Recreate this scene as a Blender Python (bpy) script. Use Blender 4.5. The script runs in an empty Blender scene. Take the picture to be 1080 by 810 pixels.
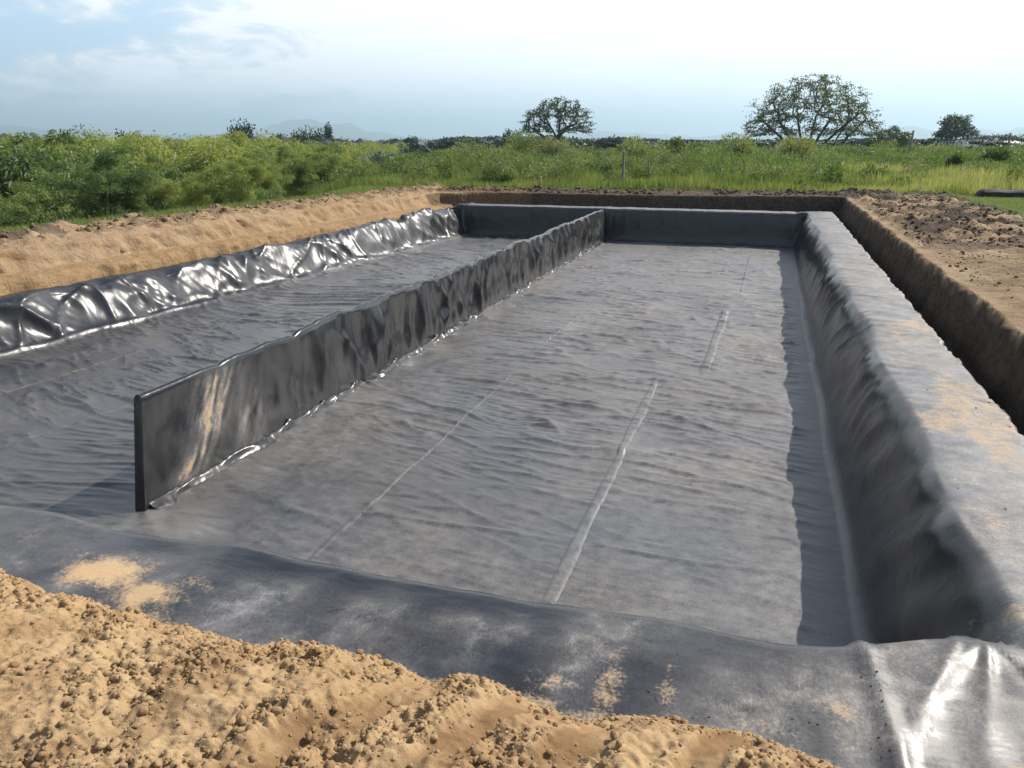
import bpy, math, random
import numpy as np
R = math.radians
random.seed(7)
rng = np.random.default_rng(11)
scn = bpy.context.scene
col = scn.collection

# ------------------------------------------------------------------ noise
def _grad(ix, iy, seed):
    h = (ix.astype(np.int64) * 374761393 + iy.astype(np.int64) * 668265263 + seed * 1274126177) & 0xffffffff
    h = ((h ^ (h >> 13)) * 1274126177) & 0xffffffff
    h = h ^ (h >> 16)
    a = (h & 0xffff) / 65536.0 * 2 * np.pi
    return np.cos(a), np.sin(a)
def pn(x, y, seed=0):
    x = np.asarray(x, float); y = np.asarray(y, float)
    ix = np.floor(x); iy = np.floor(y); fx = x - ix; fy = y - iy
    u = fx * fx * fx * (fx * (fx * 6 - 15) + 10); v = fy * fy * fy * (fy * (fy * 6 - 15) + 10)
    def g(dx, dy):
        gx, gy = _grad(ix + dx, iy + dy, seed)
        return gx * (fx - dx) + gy * (fy - dy)
    a = g(0, 0) * (1 - u) + g(1, 0) * u
    b = g(0, 1) * (1 - u) + g(1, 1) * u
    return (a * (1 - v) + b * v) * 1.5
def fbm(x, y, seed=0, o=4, gain=.5):
    s = 0; a = 1; f = 1
    for i in range(o):
        s = s + a * pn(x * f, y * f, seed + i * 17); a *= gain; f *= 2.03
    return s
def ridge(x, y, seed=0, p=3):
    return np.clip(1 - np.abs(pn(x, y, seed)) * 1.6, 0, 1) ** p
def ss(a, b, x):
    t = np.clip((x - a) / (b - a), 0, 1); return t * t * (3 - 2 * t)
def lin(a, b, x): return np.clip((x - a) / (b - a), 0, 1)

# ------------------------------------------------------------------ mesh helpers
def mesh(name, V, F, mats, parent=None, attrs=None, smooth=True):
    V = np.ascontiguousarray(V, np.float32); F = np.ascontiguousarray(F, np.int32)
    n, k = F.shape
    me = bpy.data.meshes.new(name)
    me.vertices.add(len(V)); me.vertices.foreach_set('co', V.ravel())
    me.loops.add(n * k); me.loops.foreach_set('vertex_index', F.ravel())
    me.polygons.add(n); me.polygons.foreach_set('loop_start', np.arange(0, n * k, k, dtype=np.int32))
    if smooth: me.polygons.foreach_set('use_smooth', np.ones(n, bool))
    me.update(calc_edges=True)
    for an, arr in (attrs or {}).items():
        a = me.attributes.new(an, 'FLOAT', 'POINT'); a.data.foreach_set('value', np.ascontiguousarray(arr, np.float32).ravel())
    me.materials.append(mats)
    o = bpy.data.objects.new(name, me); col.objects.link(o)
    if parent: o.parent = parent
    return o
def empty(name, loc=(0, 0, 0), rz=0):
    o = bpy.data.objects.new(name, None); col.objects.link(o); o.location = loc; o.rotation_euler = (0, 0, rz)
    o.empty_display_size = .2
    return o
def tag(o, label=None, cat=None, group=None, kind=None):
    for k, v in (('label', label), ('category', cat), ('group', group), ('kind', kind)):
        if v: o[k] = v
    return o
def gridfaces(nx, ny):
    i = np.arange(nx * ny).reshape(ny, nx)
    return np.stack([i[:-1, :-1], i[:-1, 1:], i[1:, 1:], i[1:, :-1]], -1).reshape(-1, 4)
def submesh(V, F, attrs):
    u, inv = np.unique(F, return_inverse=True)
    return V[u], inv.reshape(F.shape), {k: a[u] for k, a in attrs.items()}
def tubes(segs, sides=6):
    """segs: list of (p0, r0, p1, r1) -> V, F"""
    p0 = np.array([s[0] for s in segs], float); p1 = np.array([s[2] for s in segs], float)
    r0 = np.array([s[1] for s in segs]); r1 = np.array([s[3] for s in segs])
    d = p1 - p0; L = np.linalg.norm(d, axis=1, keepdims=True); d = d / np.maximum(L, 1e-6)
    up = np.where(np.abs(d[:, 2:3]) > .9, np.array([[1., 0, 0]]), np.array([[0., 0, 1]]))
    a = np.cross(d, up); a /= np.linalg.norm(a, axis=1, keepdims=True); b = np.cross(d, a)
    t = np.arange(sides) / sides * 2 * np.pi
    ring = a[:, None] * np.cos(t)[None, :, None] + b[:, None] * np.sin(t)[None, :, None]
    V = np.concatenate([p0[:, None] + ring * r0[:, None, None], p1[:, None] + ring * r1[:, None, None]], 1)
    n = len(segs); base = (np.arange(n) * 2 * sides)[:, None]
    k = np.arange(sides); k2 = (k + 1) % sides
    F = np.stack([base + k, base + k2, base + sides + k2, base + sides + k], -1).reshape(-1, 4)
    return V.reshape(-1, 3), F
def unit(v): return v / np.maximum(np.linalg.norm(v, axis=-1, keepdims=True), 1e-9)
def leaves(P, D, L, W, rs, tint=None):
    """diamond leaves at P pointing along D, length L, width W -> V, F, tint"""
    n = len(P); D = unit(D)
    S = unit(np.cross(D, rs.normal(size=(n, 3))))
    L = (np.ones(n) * L)[:, None]; W = (np.ones(n) * W)[:, None]
    V = np.stack([P, P + D * L * .45 + S * W * .5, P + D * L, P + D * L * .45 - S * W * .5], 1).reshape(-1, 3)
    F = np.arange(n * 4).reshape(-1, 4)
    if tint is None: tint = rs.random(n)
    return V, F, np.repeat(tint, 4)

# ------------------------------------------------------------------ materials
def mat(name):
    m = bpy.data.materials.new(name); m.use_nodes = True
    nt = m.node_tree; nt.nodes.clear()
    return m, nt, nt.nodes, nt.links
def N(nt, t, **kw):
    n = nt.nodes.new(t)
    for k, v in kw.items():
        if k.startswith('i_'):
            key = k[2:].replace('_', ' ')
            n.inputs[key].default_value = v
        else: setattr(n, k, v)
    return n
def mixc(nt, fac, a, b, mode='MIX'):
    n = nt.nodes.new('ShaderNodeMix'); n.data_type = 'RGBA'; n.blend_type = mode
    for sock, v in ((n.inputs[0], fac), (n.inputs[6], a), (n.inputs[7], b)):
        if isinstance(v, bpy.types.NodeSocket): nt.links.new(v, sock)
        else: sock.default_value = v if not isinstance(v, tuple) or len(v) == 4 else (*v, 1)
    return n.outputs[2]
def mth(nt, op, a, b=None, c=None, clamp=False):
    n = nt.nodes.new('ShaderNodeMath'); n.operation = op; n.use_clamp = clamp
    for i, v in enumerate((a, b, c)):
        if v is None: continue
        if isinstance(v, bpy.types.NodeSocket): nt.links.new(v, n.inputs[i])
        else: n.inputs[i].default_value = v
    return n.outputs[0]
def noise(nt, vec, scale, detail=4, rough=.55, dist=0):
    n = N(nt, 'ShaderNodeTexNoise'); n.inputs['Scale'].default_value = scale; n.inputs['Detail'].default_value = detail
    n.inputs['Roughness'].default_value = rough; n.inputs['Distortion'].default_value = dist
    nt.links.new(vec, n.inputs['Vector']); return n.outputs['Fac']
def rng_map(nt, v, a, b, c=0., d=1., smooth=False):
    n = N(nt, 'ShaderNodeMapRange'); n.interpolation_type = 'SMOOTHSTEP' if smooth else 'LINEAR'
    nt.links.new(v, n.inputs[0])
    for i, x in enumerate((a, b, c, d)): n.inputs[i + 1].default_value = x
    return n.outputs[0]
def coords(nt, scale=(1, 1, 1), rot=(0, 0, 0)):
    tc = N(nt, 'ShaderNodeTexCoord'); mp = N(nt, 'ShaderNodeMapping')
    mp.inputs['Scale'].default_value = scale; mp.inputs['Rotation'].default_value = rot
    nt.links.new(tc.outputs['Object'], mp.inputs['Vector']); return mp.outputs[0]
def attr(nt, name):
    a = N(nt, 'ShaderNodeAttribute'); a.attribute_name = name; return a.outputs['Fac']
def finish(nt, base, rough, bump=None, strength=.3, dist=.01, spec=.5, extra=None):
    p = N(nt, 'ShaderNodeBsdfPrincipled'); o = N(nt, 'ShaderNodeOutputMaterial')
    for s, v in ((p.inputs['Base Color'], base), (p.inputs['Roughness'], rough), (p.inputs['Specular IOR Level'], spec)):
        if isinstance(v, bpy.types.NodeSocket): nt.links.new(v, s)
        else: s.default_value = (*v, 1) if isinstance(v, tuple) and len(v) == 3 else v
    if bump is not None:
        b = N(nt, 'ShaderNodeBump'); b.inputs['Strength'].default_value = strength; b.inputs['Distance'].default_value = dist
        nt.links.new(bump, b.inputs['Height']); nt.links.new(b.outputs[0], p.inputs['Normal'])
    nt.links.new(p.outputs[0], o.inputs[0])
    return p

def liner_material():
    m, nt, nd, ln = mat('black_geomembrane')
    c = coords(nt)
    fine = noise(nt, c, 9, 9, .68)
    vfine = noise(nt, c, 70, 6, .7)
    streak = noise(nt, coords(nt, (1.2, 9, 3), (0, 0, .12)), 2.6, 7, .66)
    scr = noise(nt, coords(nt, (9, 4, 5), (0, 0, .5)), 4.5, 7, .72, 3.0)
    dust = attr(nt, 'dust'); sand = attr(nt, 'sand')
    mid = noise(nt, c, 3.1, 8, .66, .4)
    g = mth(nt, 'ADD', mth(nt, 'MULTIPLY', fine, .42), mth(nt, 'ADD', mth(nt, 'MULTIPLY', streak, .10), mth(nt, 'MULTIPLY', vfine, .42)))
    g = mth(nt, 'ADD', g, mth(nt, 'MULTIPLY', mid, .26))
    grain = rng_map(nt, g, .44, .78)
    scrm = rng_map(nt, scr, .50, .62)
    d = mth(nt, 'MULTIPLY', dust, mth(nt, 'ADD', mth(nt, 'MULTIPLY', grain, .95), mth(nt, 'ADD', .10, mth(nt, 'MULTIPLY', mth(nt, 'MULTIPLY', scrm, attr(nt, 'scuff')), .42))), clamp=True)
    warm = noise(nt, c, .55, 4, .6)
    dcol = mixc(nt, rng_map(nt, warm, .38, .62), (.305, .300, .302), (.365, .325, .285))
    base = mixc(nt, d, (.009, .010, .013), dcol)
    sgrain = mth(nt, 'ADD', mth(nt, 'MULTIPLY', fine, .6), mth(nt, 'MULTIPLY', vfine, .5))
    sm = mth(nt, 'MULTIPLY', rng_map(nt, mth(nt, 'ADD', sand, mth(nt, 'MULTIPLY', mth(nt, 'SUBTRACT', sgrain, .55), 2.2)), .35, .8), rng_map(nt, sand, 0.02, .2))
    base = mixc(nt, sm, base, mixc(nt, vfine, (.34, .22, .11), (.52, .37, .21)))
    ro = mth(nt, 'ADD', mth(nt, 'ADD', rng_map(nt, d, 0, .40, .23, .56), mth(nt, 'MULTIPLY', attr(nt, 'satin'), .09)), mth(nt, 'MULTIPLY', sm, .4), clamp=True)
    h = mth(nt, 'ADD', noise(nt, coords(nt, (1, 2.2, 1.4)), 3.5, 3, .45), mth(nt, 'MULTIPLY', vfine, .03))
    rn = N(nt, 'ShaderNodeTexNoise'); rn.noise_type = 'RIDGED_MULTIFRACTAL'; rn.inputs['Scale'].default_value = 2.2; rn.inputs['Detail'].default_value = 5; rn.inputs['Distortion'].default_value = .6
    ln.new(coords(nt, (.8, 2.4, 1.6), (0, 0, .25)), rn.inputs['Vector'])
    h = mth(nt, 'ADD', h, mth(nt, 'MULTIPLY', rn.outputs['Fac'], .16))
    finish(nt, base, ro, h, .45, .016, spec=.58)
    return m
def ground_material():
    m, nt, nd, ln = mat('soil_and_turf')
    c = coords(nt)
    a = noise(nt, c, 1.3, 8, .62); b = noise(nt, c, 14, 8, .7); big = noise(nt, c, .12, 5, .6)
    tan = mixc(nt, rng_map(nt, a, .35, .65), (.32, .215, .125), (.45, .34, .215))
    tan = mixc(nt, rng_map(nt, b, .3, .7, 0, .55), tan, (.25, .155, .08))
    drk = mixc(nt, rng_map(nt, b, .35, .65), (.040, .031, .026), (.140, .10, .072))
    org = mixc(nt, rng_map(nt, b, .35, .65), (.22, .13, .06), (.38, .25, .125))
    gr = mixc(nt, rng_map(nt, a, .35, .65), (.05, .075, .02), (.115, .15, .045))
    gr = mixc(nt, rng_map(nt, big, .4, .62), gr, (.15, .15, .065))
    base = mixc(nt, attr(nt, 'dark'), tan, drk)
    base = mixc(nt, attr(nt, 'orange'), base, org)
    base = mixc(nt, attr(nt, 'green'), base, gr)
    h = mth(nt, 'ADD', mth(nt, 'MULTIPLY', noise(nt, c, 4.5, 9, .68), 2.4), mth(nt, 'MULTIPLY', noise(nt, c, 60, 4, .7), .25))
    finish(nt, base, .95, h, 1., .055, spec=.15)
    return m
def soil_material():
    m, nt, nd, ln = mat('loose_tan_soil')
    c = coords(nt)
    a = noise(nt, c, 2.2, 7, .6); b = noise(nt, c, 30, 7, .72); f = noise(nt, c, 160, 4, .7)
    base = mixc(nt, rng_map(nt, a, .36, .64), (.290, .180, .090), (.385, .262, .140))
    base = mixc(nt, rng_map(nt, b, .35, .68, 0, .5), base, (.47, .345, .20))
    base = mixc(nt, mth(nt, 'MULTIPLY', attr(nt, 'damp'), .85), base, (.20, .115, .055))
    h = mth(nt, 'ADD', b, mth(nt, 'MULTIPLY', f, .4))
    finish(nt, base, .95, h, .9, .010, spec=.12)
    return m
def leaf_material(name, dark, light, extra=None, transl=.35):
    m, nt, nd, ln = mat(name)
    t = attr(nt, 'tint')
    base = mixc(nt, t, dark, light)
    oi = N(nt, 'ShaderNodeObjectInfo')
    base = mixc(nt, rng_map(nt, oi.outputs['Random'], .35, 1, 0, .75), base, tuple(v * k for v, k in zip(dark, (1.2, 1.15, 1.4))))
    base = mixc(nt, rng_map(nt, oi.outputs['Random'], .35, 0, 0, .45), base, tuple(v * k for v, k in zip(light, (1.25, 1.05, .9))))
    if extra: base = mixc(nt, rng_map(nt, attr(nt, 'dry'), .0, 1.), base, extra)
    p = N(nt, 'ShaderNodeBsdfPrincipled'); p.inputs['Roughness'].default_value = .5; p.inputs['Specular IOR Level'].default_value = .35
    ln.new(base, p.inputs['Base Color'])
    tr = N(nt, 'ShaderNodeBsdfTranslucent')
    ln.new(mixc(nt, 1., base, (1.15, 1.3, .5), 'MULTIPLY'), tr.inputs[0])
    mx = N(nt, 'ShaderNodeMixShader'); mx.inputs[0].default_value = transl
    o = N(nt, 'ShaderNodeOutputMaterial')
    ln.new(p.outputs[0], mx.inputs[1]); ln.new(tr.outputs[0], mx.inputs[2]); ln.new(mx.outputs[0], o.inputs[0])
    return m
def simple_material(name, c1, c2, scale=6, rough=.85, stretch=(1, 1, 1)):
    m, nt, nd, ln = mat(name)
    n = noise(nt, coords(nt, stretch), scale, 6, .65)
    finish(nt, mixc(nt, rng_map(nt, n, .35, .65), c1, c2), rough, n, .5, .02, spec=.3)
    return m
M_LINER = liner_material()
M_GROUND = ground_material()
M_SOIL = soil_material()
M_WOOD = simple_material('weathered_post_wood', (.16, .13, .10), (.38, .33, .27), 8, .9, (1, 1, .15))
M_BARK = simple_material('tree_bark', (.05, .042, .035), (.13, .11, .09), 3, .9)
M_SHEET = simple_material('matte_black_sheet', (.012, .012, .014), (.035, .033, .032), 3, .75)
M_HILL = simple_material('hill_forest', (.03, .05, .03), (.06, .08, .045), .002, 1)
M_GRASS = leaf_material('grass_blades', (.085, .125, .03), (.22, .27, .085), (.42, .37, .22), .45)
M_WEED = leaf_material('weed_leaves', (.050, .090, .026), (.19, .25, .075), (.36, .32, .22), .42)
M_BAMBOO = leaf_material('bamboo_leaves', (.060, .105, .036), (.31, .35, .12), None, .45)
M_TREE = leaf_material('tree_leaves', (.040, .062, .032), (.11, .145, .062), None, .25)
M_DARKTREE = leaf_material('dark_tree_leaves', (.022, .042, .026), (.065, .095, .045), None, .15)

# ------------------------------------------------------------------ layout
def shiftL(Y): return .9 * np.clip((Y - 8) / 16.4, -.3, 1.1)
XL_FLOOR, XR_FLOOR, YN_FLOOR, YF_FLOOR = -10.3, .80, 3.55, 24.4
def rise(t):
    t = np.clip(t, 0, 1); return t - .62 * np.sin(2 * np.pi * t) / (2 * np.pi)

def base_height(u, Y):
    wr = .05 * pn(Y * .8, u * 0 + 3.3, 5) + .012 * pn(Y * 2.1, u * 0 + 1.3, 6)
    r = rise((u - XR_FLOOR - wr * .3) / (.40 + wr))
    l = rise((XL_FLOOR + .06 * pn(Y * 1.1, u * 0, 7) - u) / .72)
    wn = .06 * pn(u * .9, Y * 0 + .7, 8)
    n = rise((YN_FLOOR + wn + .26 * ss(.2, 1.1, u) - Y) / .62)
    f = rise((Y - YF_FLOOR - .06) / .17)
    cl = .70 + .30 * ss(15, 24, Y) + .03 * pn(Y * .7, u * 0, 9)
    zr, zl, zn, zf = r * (1.0 + .02 * pn(Y * .5, u * 0, 4)), l * cl, n * (1.0 - .10 * ss(-6, -11, u)), f * 1.0
    z = np.maximum.reduce([zr, zl, zn, zf])
    # crown of the berm tops
    z = z + .02 * np.sin(np.pi * lin(1.15, 1.9, u)) - .03 * ss(2.75, 1.8, Y)
    # tucked into the anchor trench
    tr = 1.05 - .5 * lin(1.88, 2.0, u + .03 * pn(Y * 1.3, u * 0, 12) + .02 * pn(Y * 5, u * 0, 13))
    tl = 1.05 - .5 * lin(-11.30, -11.42, u + .03 * pn(Y * 1.3, u * 0, 14)) - .30 * ss(-10.9, -11.3, u)
    tf = 1.05 - .5 * lin(25.3, 25.42, Y + .03 * pn(u * 1.3, Y * 0, 15))
    return np.minimum.reduce([z, tr, tl, tf]), r, l, n, f

CREASES = [(-3.3, 5.2, -1.25, 5.3, .025, .016), (-1.15, 5.28, .7, 5.27, .022, .014), (-9, 5.2, -6.6, 5.0, .03, .015),
           (-4.6, 5.35, -3.1, 5.0, .07, .028), (-3.1, 9.2, -1.2, 9.9, .05, .02), (-.55, 10.2, .45, 9.3, .05, .02), (-7.2, 4.5, -5.0, 5.2, .03, .016)]
def crest(x, y, fx, fy, seed, p, mseed, mf=.5, m0=-.1, m1=.35):
    """long thin crests of buckled sheet, present only in patches"""
    return ridge(x * fx, y * fy, seed, p) * ss(m0, m1, fbm(x * mf, y * mf * 1.6, mseed, 2))
def floor_wrinkles(x, y):
    wx = x + .25 * pn(x * .4, y * .8, 21); wy = y + .12 * pn(x * .40, y * .5, 22) + .05 * pn(x * 1.4, y * .9, 23)
    t = .14 + .22 * pn(x * .18, y * .16, 36)                 # the crests run across, slightly down to the right
    a = wx - t * wy; b = wy + t * wx
    far = ss(5.0, 8.0, y); left = ss(-4.4, -5.4, x)
    act = np.clip(.30 + .60 * far + .25 * left, 0, 1.05)
    w = .020 * crest(a, b, .36, 1.7, 25, 7, 37) + .017 * crest(a + 9, b, .50, 2.8, 26, 7, 38, .7, -.25, .2) + .011 * crest(a, b, .7, 4.6, 28, 6, 39, .8, -.3, .2) + .008 * crest(a - 4, b + 2, .8, 6.5, 31, 5, 32, .7, -.3, .2)
    t2 = t + .42; a2 = wx - t2 * wy; b2 = wy + t2 * wx
    w = w + .016 * crest(a2, b2, .42, 1.5, 34, 9, 40, .6, .05, .4) + .005 * crest(a2, b2, 1.1, 6.6, 35, 4, 41, .9, -.25, .3)
    z = act * w * 1.6 + .008 * fbm(x * .9, y * 1.2, 29, 2)
    for (x0, y0, x1, y1, wd, hh) in CREASES:
        dx, dy = x1 - x0, y1 - y0; L2 = dx * dx + dy * dy
        t = np.clip(((x - x0) * dx + (y - y0) * dy) / L2, 0, 1)
        yy = y0 + t * dy + .05 * pn(x * 1.5, y * 0 + y0, 33)
        dd = np.hypot(x - (x0 + t * dx), y - yy)
        z = z + hh * np.exp(-(dd / wd) ** 2) * np.sin(np.pi * np.clip(t * .9 + .05, 0, 1))
    return z
def tri(t): return np.abs((t % 1.) - .5) * 2
def left_folds(Y, h):
    w1 = .55 * pn(Y * .5, h * .8, 41); w2 = .30 * pn(Y * 1.3, h * 1.5 + 4, 42)
    a = np.abs(pn(Y * .80 + h * .9 + w1, h * .75 - Y * .22 + w2, 43))
    b = np.abs(pn(Y * 1.5 - h * 1.3 + w2, h * .9 + Y * .4, 44))
    c = np.abs(pn(Y * 3.0 + h * 2.2 + w1, h * 1.1 - Y * .6, 45))
    d = ridge(Y * .42 + h * .55 + w1, h * .35 + .3, 46, 5)
    e = ridge(Y * 1.1 - h * .8 + w1 * 1.4, h * .5 + Y * .1, 47, 8)
    f = np.abs(pn(Y * 5.5 - h * 3 + w2 * 2, h * 3.2 + Y * .8, 48))
    return -.17 * a - .07 * b - .030 * c + .06 * d + .045 * e - .010 * f + .04
def right_folds(Y, h):
    w = .4 * pn(Y * .5, h * 1.2, 51)
    s = Y + h * .75
    a = pn(s * 2.2 + w, h * .6 + Y * .1, 52); b = ridge(s * 2.6 + w * 2, h * 1.1, 53, 3); c = pn(s * 8, h * 1.4, 54)
    return .055 * a + .034 * ridge(s * 1.9 + w * 1.5, h * .5, 53, 2)
def berm_folds(Y, x):
    w = .25 * pn(Y * .7, x * 1.5, 61)
    return .014 * ridge(Y * 2.6 + w + x * .5, x * .9, 62, 3) + .010 * pn(Y * 5.5 + w * 3, x * 1.6, 63) + .016 * pn(Y * .9, x * 1.1, 64)

# ------------------------------------------------------------------ liner sheet
def lines(*segs):
    out = []
    for a, b, n in segs: out.append(np.linspace(a, b, n, endpoint=False))
    out.append([segs[-1][1]]); return np.concatenate(out)
ul = lines((-11.55, -11.25, 9), (-11.25, -10.2, 40), (-10.2, -5.0, 125), (-5.0, .75, 200), (.75, 1.35, 34), (1.35, 1.84, 20), (1.84, 2.06, 10))
vl = lines((.9, 2.0, 12), (2.0, 3.8, 64), (3.8, 9.0, 240), (9, 16, 220), (16, 24.3, 200), (24.3, 24.75, 44), (24.75, 25.25, 8), (25.25, 25.5, 8))
U, Vv = np.meshgrid(ul, vl)
wgt = ss(-6.0, -9.5, U)
X0 = U + shiftL(Vv) * wgt
Z0, r_, l_, n_, f_ = base_height(U, Vv)
P = np.stack([X0, Vv, Z0], -1)
du = np.gradient(P, axis=1); dv = np.gradient(P, axis=0)
Nn = unit(np.cross(du, dv))
onfloor = (1 - np.clip(r_ * 6, 0, 1)) * (1 - np.clip(l_ * 6, 0, 1)) * (1 - np.clip(n_ * 5, 0, 1)) * (1 - np.clip(f_ * 6, 0, 1))
D = floor_wrinkles(X0, Vv) * onfloor * (1 - ss(.5, .78, U))
onL = ss(0, .12, l_) * (1 - .75 * ss(-11.05, -11.25, U)) * (1 - .6 * ss(2.9, 3.6, 6.5 - Vv))
D += left_folds(Vv, (-10.3 - U) * 1.25) * onL * ss(0, .2, l_)
D += .035 * np.exp(-((l_ - .07) / .03) ** 2) * ss(14, 11, Vv)
onR = ss(0, .2, r_) * (1 - ss(.8, 1., r_)) 
D += right_folds(Vv, Z0) * ss(0.08, .55, r_) * (1 - .85 * ss(1.04, 1.24, U)) * (.75 + .25 * ss(3, 7, Vv))
topR = ss(1.1, 1.3, U) * (1 - ss(1.86, 1.95, U))
D += berm_folds(Vv, U) * topR * (.45 + .8 * ss(5, 10, Vv))
# near berm: broad soft rolls, creases running across it
topN = ss(.6, 1., n_) * (1 - ss(1.0, 1.2, U))
D += topN * (.030 * pn(U * .9, Vv * .5, 71) + .012 * pn(U * 2.6, Vv * .8, 72) + .002 * pn(U * 7, Vv * 5, 74))
D += topN * .022 * np.exp(-((U - .56 - .10 * (2.9 - Vv)) / .035) ** 2) 
cr = (U - .86) - (3.03 - Vv) * (-.42)
D += topN * .018 * np.exp(-(np.abs(cr) / .03) ** 1.2) * ss(2.2, 3.0, Vv) 
D += ss(.1, .5, n_) * .016 * pn(U * 1.8, Vv * 1.2, 73)
D += ss(.1, .9, f_) * (.012 * pn(U * 2.5, Z0 * 1.5, 75) + .008 * pn(U * 9, Z0 * 2, 76))
# corner pucker
cp = np.exp(-((U - 1.12) ** 2 + (Vv - 3.1) ** 2) / .16)
D += cp * .02 * (ridge(np.arctan2(Vv - 3.25, U - 1.05) * 2.2, U * 0 + .3, 77, 2) - .4)
P = P + Nn * D[..., None]
# dust and stains, plus a painted grey sheen on the left slope
nz = fbm(X0 * .55, Vv * .45, 81, 4); nz2 = fbm(X0 * 2.2, Vv * 1.6, 82, 4)
dust = np.full(U.shape, .50)
dust = np.where(X0 < -4.85,   .27 + .10 * ss(8, 18, Vv), .47 + .13 * ss(5, 14, Vv)) + .12 * nz + .05 * nz2
dust += .10 * ss(-2.2, .4, X0) * (X0 > -4.8) + .10 * ss(9, 20, Vv)
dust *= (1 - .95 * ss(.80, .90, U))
dust = dust * (1 - .97 * ss(0.02, .12, l_)) + .06 * ss(.02, .12, l_) * (1 - .95 * ss(.05, .25, f_) * (1 - ss(.9, 1, f_)))  # left slope: dust cleared, faint grey put into the colour as silvery sheen
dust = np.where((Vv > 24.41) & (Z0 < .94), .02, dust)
dustN = .28 + .18 * nz2 + .15 * nz + .35 * ridge(U * 5, Vv * 6, 83, 4) * ss(-.2, .3, nz2)
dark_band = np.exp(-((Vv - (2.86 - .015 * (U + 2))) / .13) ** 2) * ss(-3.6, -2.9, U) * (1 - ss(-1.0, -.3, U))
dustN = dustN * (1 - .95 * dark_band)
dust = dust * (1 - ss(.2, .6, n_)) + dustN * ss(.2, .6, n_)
dust = dust * (1 - topR * (U > 1.1)) + (topR * (U > 1.1)) * (.85 + .12 * nz2)
sand = np.zeros(U.shape)
for (sx, sy, rx, ry, a) in [(-2.93, 2.56, .24, .13, .95), (-2.62, 2.44, .22, .12, .9), (-2.45, 2.6, .2, .06, .5), (-3.15, 2.66, .15, .05, .5), (-.40, 2.50, .07, .20, .55), (-.19, 2.50, .04, .24, .5), (-.62, 2.42, .12, .07, .5), (.25, 2.42, .25, .08, .35),
                             (.42, 2.6, .12, .06, .42), (1.36, 4.6, .22, .7, .38), (1.45, 6.3, .2, .8, .26), (1.5, 8.5, .2, .8, .25), (1.25, 3.5, .2, .25, .3), (1.0, 2.47, .06, .08, .75), (.3, 4.9, .25, .2, .22), (-2.4, 4.3, .3, .1, .2)]:
    e = ((X0 - sx) / rx) ** 2 + ((Vv - sy) / ry) ** 2
    sand = np.maximum(sand, a * np.exp(-e * .8) * (1 + .45 * nz2))
sand = np.maximum(sand, .55 * ss(2.37, 2.27, Vv + .05 * nz2) * (U < .6))
scuff = ss(.5, 1, n_) * ss(-.6, .5, nz2) + .35 * ss(7, 4.5, Vv) * (X0 > -4.8) * (1 - ss(.7, .8, U))
sand = np.maximum(sand, topR * (U > 1.1) * .52 * ss(-.1, .6, fbm(X0 * 1.6, Vv * .55, 84, 4) + .25 * ss(1.3, 1.8, U)) * (1 - .5 * ss(8, 16, Vv)))
attrs = {'satin': ss(.02, .12, l_).ravel(), 'scuff': np.clip(scuff, 0, 1).ravel(), 'dust': np.clip(dust, 0, 1).ravel(), 'sand': np.clip(sand, 0, 1).ravel()}
Fq = gridfaces(len(ul), len(vl))
PV = P.reshape(-1, 3)
cu = U.ravel()[Fq].mean(1); cv = Vv.ravel()[Fq].mean(1)
reg = np.zeros(len(Fq), int)
reg[cu > .77] = 1; reg[cu < -10.28] = 2; reg[(cv < 3.6) & (cu <= .77 + 0 * cv)] = 3; reg[(cv < 3.0)] = 3; reg[(cv > 24.38) & (cu < .77)] = 4
pond = empty('pond_liner', (-4.7, 14, 0)); tag(pond, 'black plastic pond liner with dusty wrinkled floor and sides draped over the earth berms', 'pond liner')
def liner_part(name, k, label):
    v, f, a = submesh(PV, Fq[reg == k], attrs)
    o = mesh(name, v - np.array([-4.7, 14, 0]), f, M_LINER, pond, a)
    o['label'] = label; return o
flo = liner_part('floor_sheet', 0, 'dusty grey wrinkled black liner floor with long welds')
liner_part('side_slope', 1, 'shaded liner slope and dusty liner top of the berm beside the open trench')
liner_part('side_slope', 2, 'crumpled glossy silvery liner slope below the tan earth bank')
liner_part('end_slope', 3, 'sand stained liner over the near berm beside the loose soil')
liner_part('end_slope', 4, 'smooth dark shaded liner slope at the far end')

# welded seams: flat overlapping strips following the floor
def weld(x0, y0, x1, y1, w, parent, dust=.55, lift=.006, name='weld_seam'):
    L = math.hypot(x1 - x0, y1 - y0); n = int(L / .035) + 2; k = 7
    t = np.linspace(0, 1, n)[:, None]; s = np.linspace(-1, 1, k)[None, :]
    px = -(y1 - y0) / L; py = (x1 - x0) / L
    wob = .018 * pn(t * L * .9, t * 0 + x0, 91) + .006 * pn(t * L * 4, t * 0 + x0, 92)
    ww = w / 2 * (1 + .35 * pn(t * L * .8, t * 0 + y0, 93)) * np.minimum(1, np.minimum(t, 1 - t) * L * 3 + .35)
    x = x0 + (x1 - x0) * t + px * (s * ww + wob); y = y0 + (y1 - y0) * t + py * (s * ww + wob)
    lf = lift * (1 - s ** 4) + w * .05 * (s + 1) / 2 * (1 + pn(t * L * 2.5, t * 0, 94)) * (s < .99) - .002
    lf = lf * np.clip(np.minimum(t, 1 - t) * L * 2.2 + .12, 0, 1)
    z = floor_wrinkles(x, y) + lf
    V = np.stack([x, y, z], -1).reshape(-1, 3) - np.array([-4.7, 14, 0])
    F = gridfaces(k, n)
    o = mesh(name, V, F, M_LINER, parent, {'dust': np.full(n * k, dust) + .1 * rng.random(n * k), 'sand': np.zeros(n * k)})
    return o
weld(-1.17, 4.1, -1.17, 9.95, .11, flo, .52, .010)
weld(-.61, 10.25, -.53, 14.9, .16, flo, .5, .013)
weld(-.35, 16.5, -.30, 22.5, .05, flo, .42, .006)
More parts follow.
